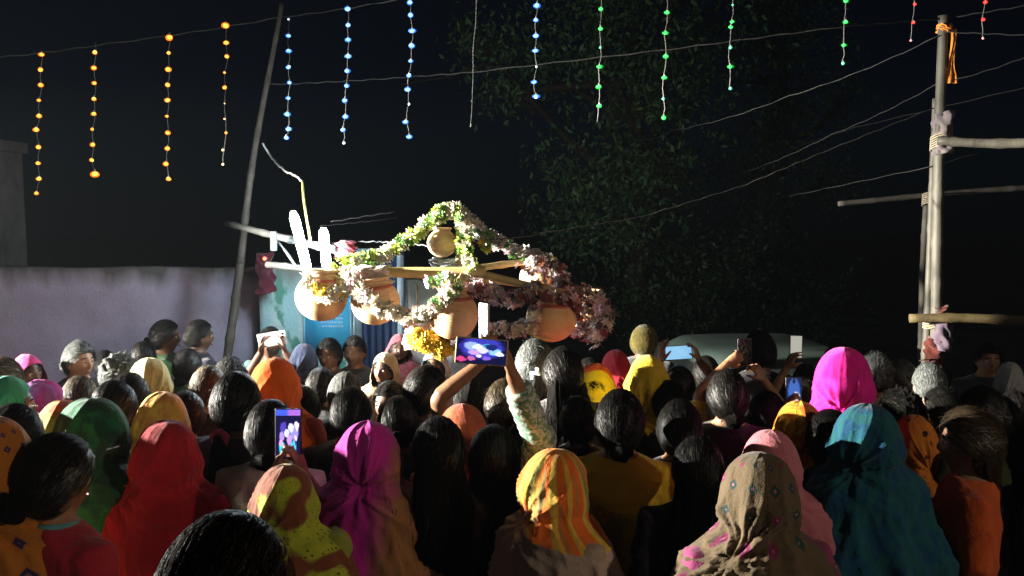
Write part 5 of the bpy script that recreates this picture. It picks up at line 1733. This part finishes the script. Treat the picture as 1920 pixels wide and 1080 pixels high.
g1208, s_ = person(1208, 606, 5.7, "tall dark figure with a small mustard cloth wound on the head", yaw=-20, style='short', garment=BLK, sk=3)
for ch in g1208.children:
    if ch.name.startswith("hair"):
        ch.name = "head_cloth"; ch.scale = (1.12, 1.12, 1.02); ch.location = (0, 0, -.04)
        ch.material_slots[0].material = cloth((.06, .045, .005))
person(1215, 664, 4.1, "woman in a long mustard yellow veil", yaw=-5, scarf=cloth((.52, .37, .02), sheer=.1), sc=dict(side=1, w=.96, tuck=(-.3, 1.30), amp=1.2), garment=(.4, .3, .03))
pd_ = P(1272, 661, 4.65)
person(1274, 687, 4.45, "dark haired person with a thin hairband filming with a pale blue landscape phone", style='plain', garment=(.06, .03, .03), sk=1,
       arms=[dict(side=-1, W=pd_ + Vector((-.105, -.02, -.055)), bend=(-1, .1, -.8), d=(.1, 0, 1), nrm=(1, .3, 0), thumb=-1, curl=.28, sleeve=.35, spread=.28),
             dict(side=1, W=pd_ + Vector((.115, -.02, -.05)), bend=(1, .1, -.8), d=(-.35, 0, 1), nrm=(-1, .2, 0), thumb=1, curl=.6, sleeve=.35)])
phone(pd_, .078, .15, FWD, Vector((1, 0, .06)), "landscape phone with a plain pale blue screen", emit("pale_blue_screen", (.28, .62, .95), .85))
person(1275, 751, 3.3, "woman with shiny black hair, a bright earring and a long braid", yaw=-8, style='braid', garment=BLK, sk=2)
person(1366, 694, 3.75, "short necked person with glossy black hair and a black shirt", style='plain', garment=BLK, loose=1.4, sk=2)
person(1362, 722, 4.2, "person in a yellow top whose forearms are raised round a dark phone", style='plain', garment=(.62, .50, .02), sk=0,
       arms=[dict(side=-1, W=P(1362, 683, 4.35), bend=(-1, -.1, -.35), d=(.9, 0, .55), nrm=(.3, .8, .2), thumb=-1, curl=1.1, sleeve=.42),
             dict(side=1, W=P(1432, 712, 4.35), bend=(1, -.1, -.6), d=(-.5, 0, .8), nrm=(-.6, .6, 0), thumb=1, curl=1.1, sleeve=.42)])
phone(P(1396, 662, 4.4), .074, .155, FWD, up_, "dark phone held upright between two raised fists")
person(1425, 624, 5.1, "tall dark curly head before the parked car", style='curly', garment=BLK, sk=3)
pe_ = P(1492, 650, 4.7)
person(1512, 683, 4.85, "dark person holding a small pale phone upright before the car", style='short', garment=BLK, male=True, sk=1,
       arms=[dict(side=-1, W=P(1474, 692, 4.65), bend=(-.8, -.1, -1), d=(.45, 0, 1), nrm=(.9, .3, 0), thumb=-1, curl=.6, sleeve=.4)])
phone(pe_, .070, .125, Vector((.1, -1, .1)), Vector((.04, 0, 1)), "small upright phone with a bright whitish screen", emit("white_screen", (.6, .62, .55), .55), case=(.3, .3, .3))
pf_ = P(1488, 737, 3.95)
person(1508, 706, 4.35, "dark grey haired head beyond the small blue and white phone", style='short', hair='dark', garment=BLK, male=True)
person(1500, 751, 3.35, "woman in an orange and yellow patterned headscarf filming with a small phone",
       scarf=cloth((.78, .42, .03), (.52, .12, .01), 'blotch', 9, scale=1.6), sc=dict(side=-1, w=1.0, tuck=(.2, 1.40)), garment=(.4, .15, .02),
       arms=[dict(side=-1, W=pf_ + Vector((-.05, -.02, -.12)), bend=(-.8, 0, -1), d=(.2, 0, 1), nrm=(1, .2, 0), thumb=-1, curl=.5, sleeve=.5),
             dict(side=1, W=pf_ + Vector((.05, -.02, -.12)), bend=(.8, 0, -1), d=(-.2, 0, 1), nrm=(-1, .2, 0), thumb=1, curl=.5, sleeve=.5)])
phone(pf_, .078, .150, FWD, up_, "small upright phone showing blue and white, over the orange patterned scarf",
      screen_mat([(.5, .6, .5, (.06, .16, .55)), (.65, .25, .38, (.85, .82, 1)), (.3, .2, .2, (.8, .75, .95)), (.5, .9, .12, (.02, .02, .03))], (.01, .02, .08), 1.0))
person(1583, 655, 3.55, "woman in a hot pink headscarf, brightest on the right side", scarf=cloth((.80, .018, .34), sheer=.15), sc=dict(side=-1, w=1.04, tuck=(.62, 1.37), top=.012, bun=.02, amp=.9), garment=(.5, .02, .2))
person(1628, 759, 2.95, "broad woman in a turquoise blue tie dyed headscarf", scarf=cloth((.004, .06, .13), (.006, .085, .10), 'blotch', 2, scale=1.8, c3=None), sc=dict(side=1, w=1.06, flare=1.35, tuck=(-1.0, 1.40), tent=.9), garment=(.005, .04, .07), loose=1.5)
person(1445, 803, 2.9, "woman in a plain dusty rose headscarf behind the patterned one", yaw=-10, scarf=cloth((.52, .17, .20)), sc=dict(side=1, w=1.02, amp=.6), garment=(.3, .1, .12))
person(1425, 846, 2.32, "woman in a beige headscarf printed with dark diamonds, purple edged", yaw=8, scarf=cloth((.115, .08, .042), (.02, .045, .04), 'motif', 6, c3=(.15, .015, .06), scale=1.1), sc=dict(side=-1, w=1.02, tuck=(.8, 1.335), amp=1.1), garment=(.25, .04, .12), seed=14)
person(1641, 663, 4.55, "white haired frizzy head right of the hot pink scarf", yaw=-20, style='curly', hair='grey', garment=(.5, .45, .38))
person(1692, 678, 4.6, "grey curly head between the white haired ones", yaw=20, style='messy', hair='grey', garment=(.10, .06, .04))
person(1745, 678, 4.3, "smooth silver haired person with a brightly lit neck under the scaffold", style='short', hair='grey', garment=BLK, male=True, sk=2)
person(1716, 779, 3.5, "woman in an orange headscarf with black flowers", scarf=cloth((.62, .20, .02), (.02, .012, .01), 'flowers', 4, scale=.8), sc=dict(w=.92, side=1), garment=(.2, .08, .02))
person(1853, 640, 5.3, "dark haired person facing the camera at the far right", yaw=170, style='plain', garment=BLK, sk=0, face=True)
person(1822, 768, 3.0, "girl with messy brown lit hair in an orange short sleeved shirt", yaw=66, style='messy', hair='brown', garment=(.60, .10, .02), sk=2, face=True, seed=5)
person(1845, 729, 3.45, "person with tousled dark hair behind the girl in orange", yaw=10, style='messy', hair='dark', garment=(.04, .06, .02), gpat=((.3, .3, .05), 'flowers', 1))
person(1935, 800, 3.0, "person in a dark dress with a yellow and teal print at the right edge", style='long', garment=(.01, .02, .02), gpat=((.12, .10, .02), 'flowers', 2), sk=3)
# people at the far side, looking towards the pots
pg_ = P(510, 636, 5.5)
person(507, 611, 5.75, "man in a teal shirt at the wall, face hidden behind a white phone", yaw=180, style='short', garment=(.05, .13, .12), male=True, sk=3,
       arms=[dict(side=1, W=pg_ + Vector((-.08, .02, -.09)), bend=(-.6, 0, -1), d=(.2, 0, 1), nrm=(1, -.2, 0), thumb=-1, curl=.4, sleeve=.4),
             dict(side=-1, W=pg_ + Vector((.08, .02, -.09)), bend=(.6, 0, -1), d=(-.2, 0, 1), nrm=(-1, -.2, 0), thumb=1, curl=.4, sleeve=.4)])
phone(pg_, .092, .185, Vector((0, 1, 0)), Vector((1, 0, .17)), "pale pink backed phone held sideways at the turquoise wall", case=(.62, .50, .48))
person(570, 644, 5.5, "dark blue veiled head below the first clay pot", scarf=cloth((.012, .018, .05)), sc=dict(w=.9), garment=BLK)
person(617, 634, 5.55, "black haired woman with a dim face under the first clay pot", yaw=165, style='plain', garment=BLK, sk=3, face=True)
person(665, 628, 5.6, "short haired dark head below the second clay pot", yaw=170, style='short', garment=BLK, male=True, sk=3)
person(722, 660, 5.2, "woman facing the camera in a pale brown veil, under the second pot", yaw=160, scarf=cloth((.30, .22, .12)), sc=dict(w=.9, side=1), garment=(.2, .12, .06), sk=3, face=True)
person(748, 624, 5.9, "dim figure with a reddish headcover beside the blue door", yaw=190, scarf=cloth((.25, .06, .08)), sc=dict(w=.88), garment=(.08, .03, .04), sk=3, face=True)
person(815, 655, 5.3, "dim figure with a grey headcover behind the marigolds", yaw=170, scarf=cloth((.26, .28, .32)), sc=dict(w=.9), garment=BLK, sk=1, face=True)
person(1105, 672, 5.3, "dark haired figure behind the small yellow scarf", yaw=20, style='plain', garment=BLK, sk=3)
person(1325, 668, 5.2, "dark head between the two raised phones", style='plain', garment=BLK, sk=3)
person(1570, 645, 5.0, "dark head rising behind the hot pink scarf", yaw=160, style='short', garment=BLK, male=True, sk=1, face=True)
person(1895, 676, 4.7, "dark figure wrapped in a whitish cloth at the far right", scarf=cloth((.36, .37, .35)), sc=dict(w=.8, hem=1.2), garment=BLK)
person(350, 655, 5.2, "dark head in front of the couple at the mauve wall", style='plain', garment=(.04, .10, .03), sk=3)
person(430, 672, 4.9, "dark head between the brown haired man and the orange scarf", style='curly', garment=BLK, sk=3)
person(600, 690, 4.7, "black haired head left of the short grey haired one", style='plain', garment=BLK, sk=3)
person(730, 715, 4.3, "dark haired figure in an orange dress left of the floral shirt", yaw=150, style='long', garment=(.5, .14, .03), sk=3, face=True)
person(20, 760, 2.9, "dark figure behind the rust orange scarf at the left edge", style='plain', garment=(.04, .02, .02), sk=3)
person(240, 700, 4.0, "black haired head above the green and yellow scarves", style='bun', garment=BLK, sk=3)

fill = [(60, 735, 3.9, "black haired head under the pink cloth by the left edge", 'bun'), (345, 735, 3.75, "dark head just right of the golden yellow headscarf", 'plain'),
        (565, 725, 3.95, "dark head right below the vivid orange headscarf", 'plain'), (745, 745, 3.55, "dark bun between the purple headscarf and the floral shirt", 'bun'),
        (1085, 745, 3.75, "dark head left of the mustard yellow top", 'braid'), (1255, 715, 4.0, "dark head right of the long mustard veil", 'plain'),
        (1440, 735, 3.9, "dark loose haired head left of the small blue phone", 'long'), (1560, 770, 3.2, "dark head between the orange patterned and turquoise scarves", 'plain'),
        (1690, 735, 3.9, "dark curly head above the orange flowered headscarf", 'curly'), (1770, 725, 3.8, "dark head below the silver haired one", 'short'),
        (1905, 735, 3.8, "dark head under the whitish cloth at the right edge", 'plain'), (210, 715, 3.6, "dark head over the bottle green headscarf", 'plain'),
        (880, 705, 4.2, "dark head under the landscape phone", 'short'), (985, 790, 3.2, "dark head close behind the printed green sleeve", 'long'),
        (1310, 820, 2.85, "dark haired head left of the dusty rose headscarf", 'long'), (1225, 850, 2.5, "black haired head in front of the mustard yellow top", 'plain') ]
for (px, tp_, d_, lab, st) in fill[:-1]:
    person(px, tp_, d_, lab, style=st, garment=BLK, sk=3)
# the crowd goes on to the left of the picture
for i in range(9):
    o_, s_ = person(0, 700, 4.0, "dark clothed person in the crowd beyond the left edge", style='plain', garment=BLK, sk=1, seed=i, group="people beyond the left edge")
    o_.location = (-2.75 - .42 * (i % 3), 2.5 + .55 * (i // 3) + .1 * (i % 3), 0); k_ = .93 + .02 * (i % 4); o_.scale = (k_, k_, k_)
# ------------------------------------------------------------------ lamps outside the frame: key and fill, then two added heads
def lamp_post(pos, aim, label, watts, colour, cone, blend, size):
    dirv = (aim - pos).normalized()
    root = empty("floodlight_post", (pos.x - dirv.x * .26, pos.y - dirv.y * .26, 0), label=label, cat="lamp post")
    steel = surf("post_steel", (.25, .25, .25), None, 6, .5, metal=.6)
    dirv = (aim - pos).normalized()
    back = pos - dirv * .12
    obj("post", tube([(0, 0, 0), (0, 0, 1), (0, 0, back.z)], .04, 12), steel, root)
    rot = dirv.to_track_quat('Y', 'Z').to_matrix()
    off = back - root.location
    V, F = bbox_bevel((.34, .12, .26), .015, 2)
    V = V @ np.array(rot).T + np.array(off)
    obj("lamp_housing", (V, F), steel, root)
    V = np.array([(x, .0615, z) for x, z in ((-.15, -.11), (.15, -.11), (.15, .11), (-.15, .11))]) @ np.array(rot).T + np.array(off)
    link("lamp_glass", make_mesh("lamp_glass", V, [(0, 1, 2, 3)], None, False), emit("lamp_glow", colour, 6), root)
    ld = bpy.data.lights.new("floodlight", 'SPOT')
    ld.energy = watts; ld.color = colour; ld.spot_size = cone; ld.spot_blend = blend; ld.shadow_soft_size = size
    lo = bpy.data.objects.new("floodlight", ld)
    COL.objects.link(lo)
    lo.location = pos
    lo.rotation_euler = dirv.to_track_quat('-Z', 'Y').to_euler()
lamp_post(KEY_POS, KEY_AIM, "floodlight on a post left of the crowd that lights the pots", KEY_W, (1.0, .95, .84), R(56), .35, .06)
lamp_post(FILL_POS, Vector((-3.0, 6.6, 1.8)), "weak warm street floodlight behind the crowd", FILL_W, (1.0, .80, .60), R(62), .9, .12)

def added_head(pos, aim, watts, colour, cone, blend, size):
    """extra lamp head added on the left post to brighten its target"""
    root = bpy.data.objects["floodlight_post"]
    dirv = (aim - pos).normalized()
    rot = dirv.to_track_quat('Y', 'Z').to_matrix()
    off = pos - dirv * .12 - root.location
    V, F = bbox_bevel((.26, .12, .2), .015, 2)
    obj("lamp_housing", (V @ np.array(rot).T + np.array(off), F), surf("post_steel", (.25, .25, .25), None, 6, .5, metal=.6), root)
    obj("post", tube([(0, 0, 2.6), (off.x * .5, off.y * .5, 2.9), tuple(off)], .02, 8), surf("post_steel", (.25, .25, .25), None, 6, .5, metal=.6), root)
    ld = bpy.data.lights.new("floodlight", 'SPOT')
    ld.energy = watts; ld.color = colour; ld.spot_size = cone; ld.spot_blend = blend; ld.shadow_soft_size = size
    lo = bpy.data.objects.new("floodlight", ld)
    COL.objects.link(lo)
    lo.location = pos
    lo.rotation_euler = dirv.to_track_quat('-Z', 'Y').to_euler()
added_head(KEY_POS + Vector((-.1, .1, .75)), Vector((2.0, 10, 4.0)), 240.0, (.66, 1.0, .80), R(38), .9, .06)  # added greenish beam that lifts the tree out of the dark

added_head(KEY_POS + Vector((.05, .35, .35)), P(850, 520, 4.75), 20000.0, (1.0, .95, .80), R(25), .5, .06)  # added tight beam to brighten the pots and garlands

# thin haze added for a glow round the tubes and a faint veil
hz = bpy.data.materials.new("glow_haze")
hz.use_nodes = True
hn = hz.node_tree.nodes; hl = hz.node_tree.links
hn.remove(hn["Principled BSDF"])
pv = hn.new("ShaderNodeVolumePrincipled")
pv.inputs["Color"].default_value = (.75, .87, 1, 1)
pv.inputs["Density"].default_value = 0.0004
pv.inputs["Anisotropy"].default_value = 0.3
hl.new(pv.outputs[0], hn["Material Output"].inputs["Volume"])
tag(obj("haze", box((0, 20, 4.5), (124, 124, 11.2)), hz), kind="stuff", label="thin haze volume added for glow in the lit air")
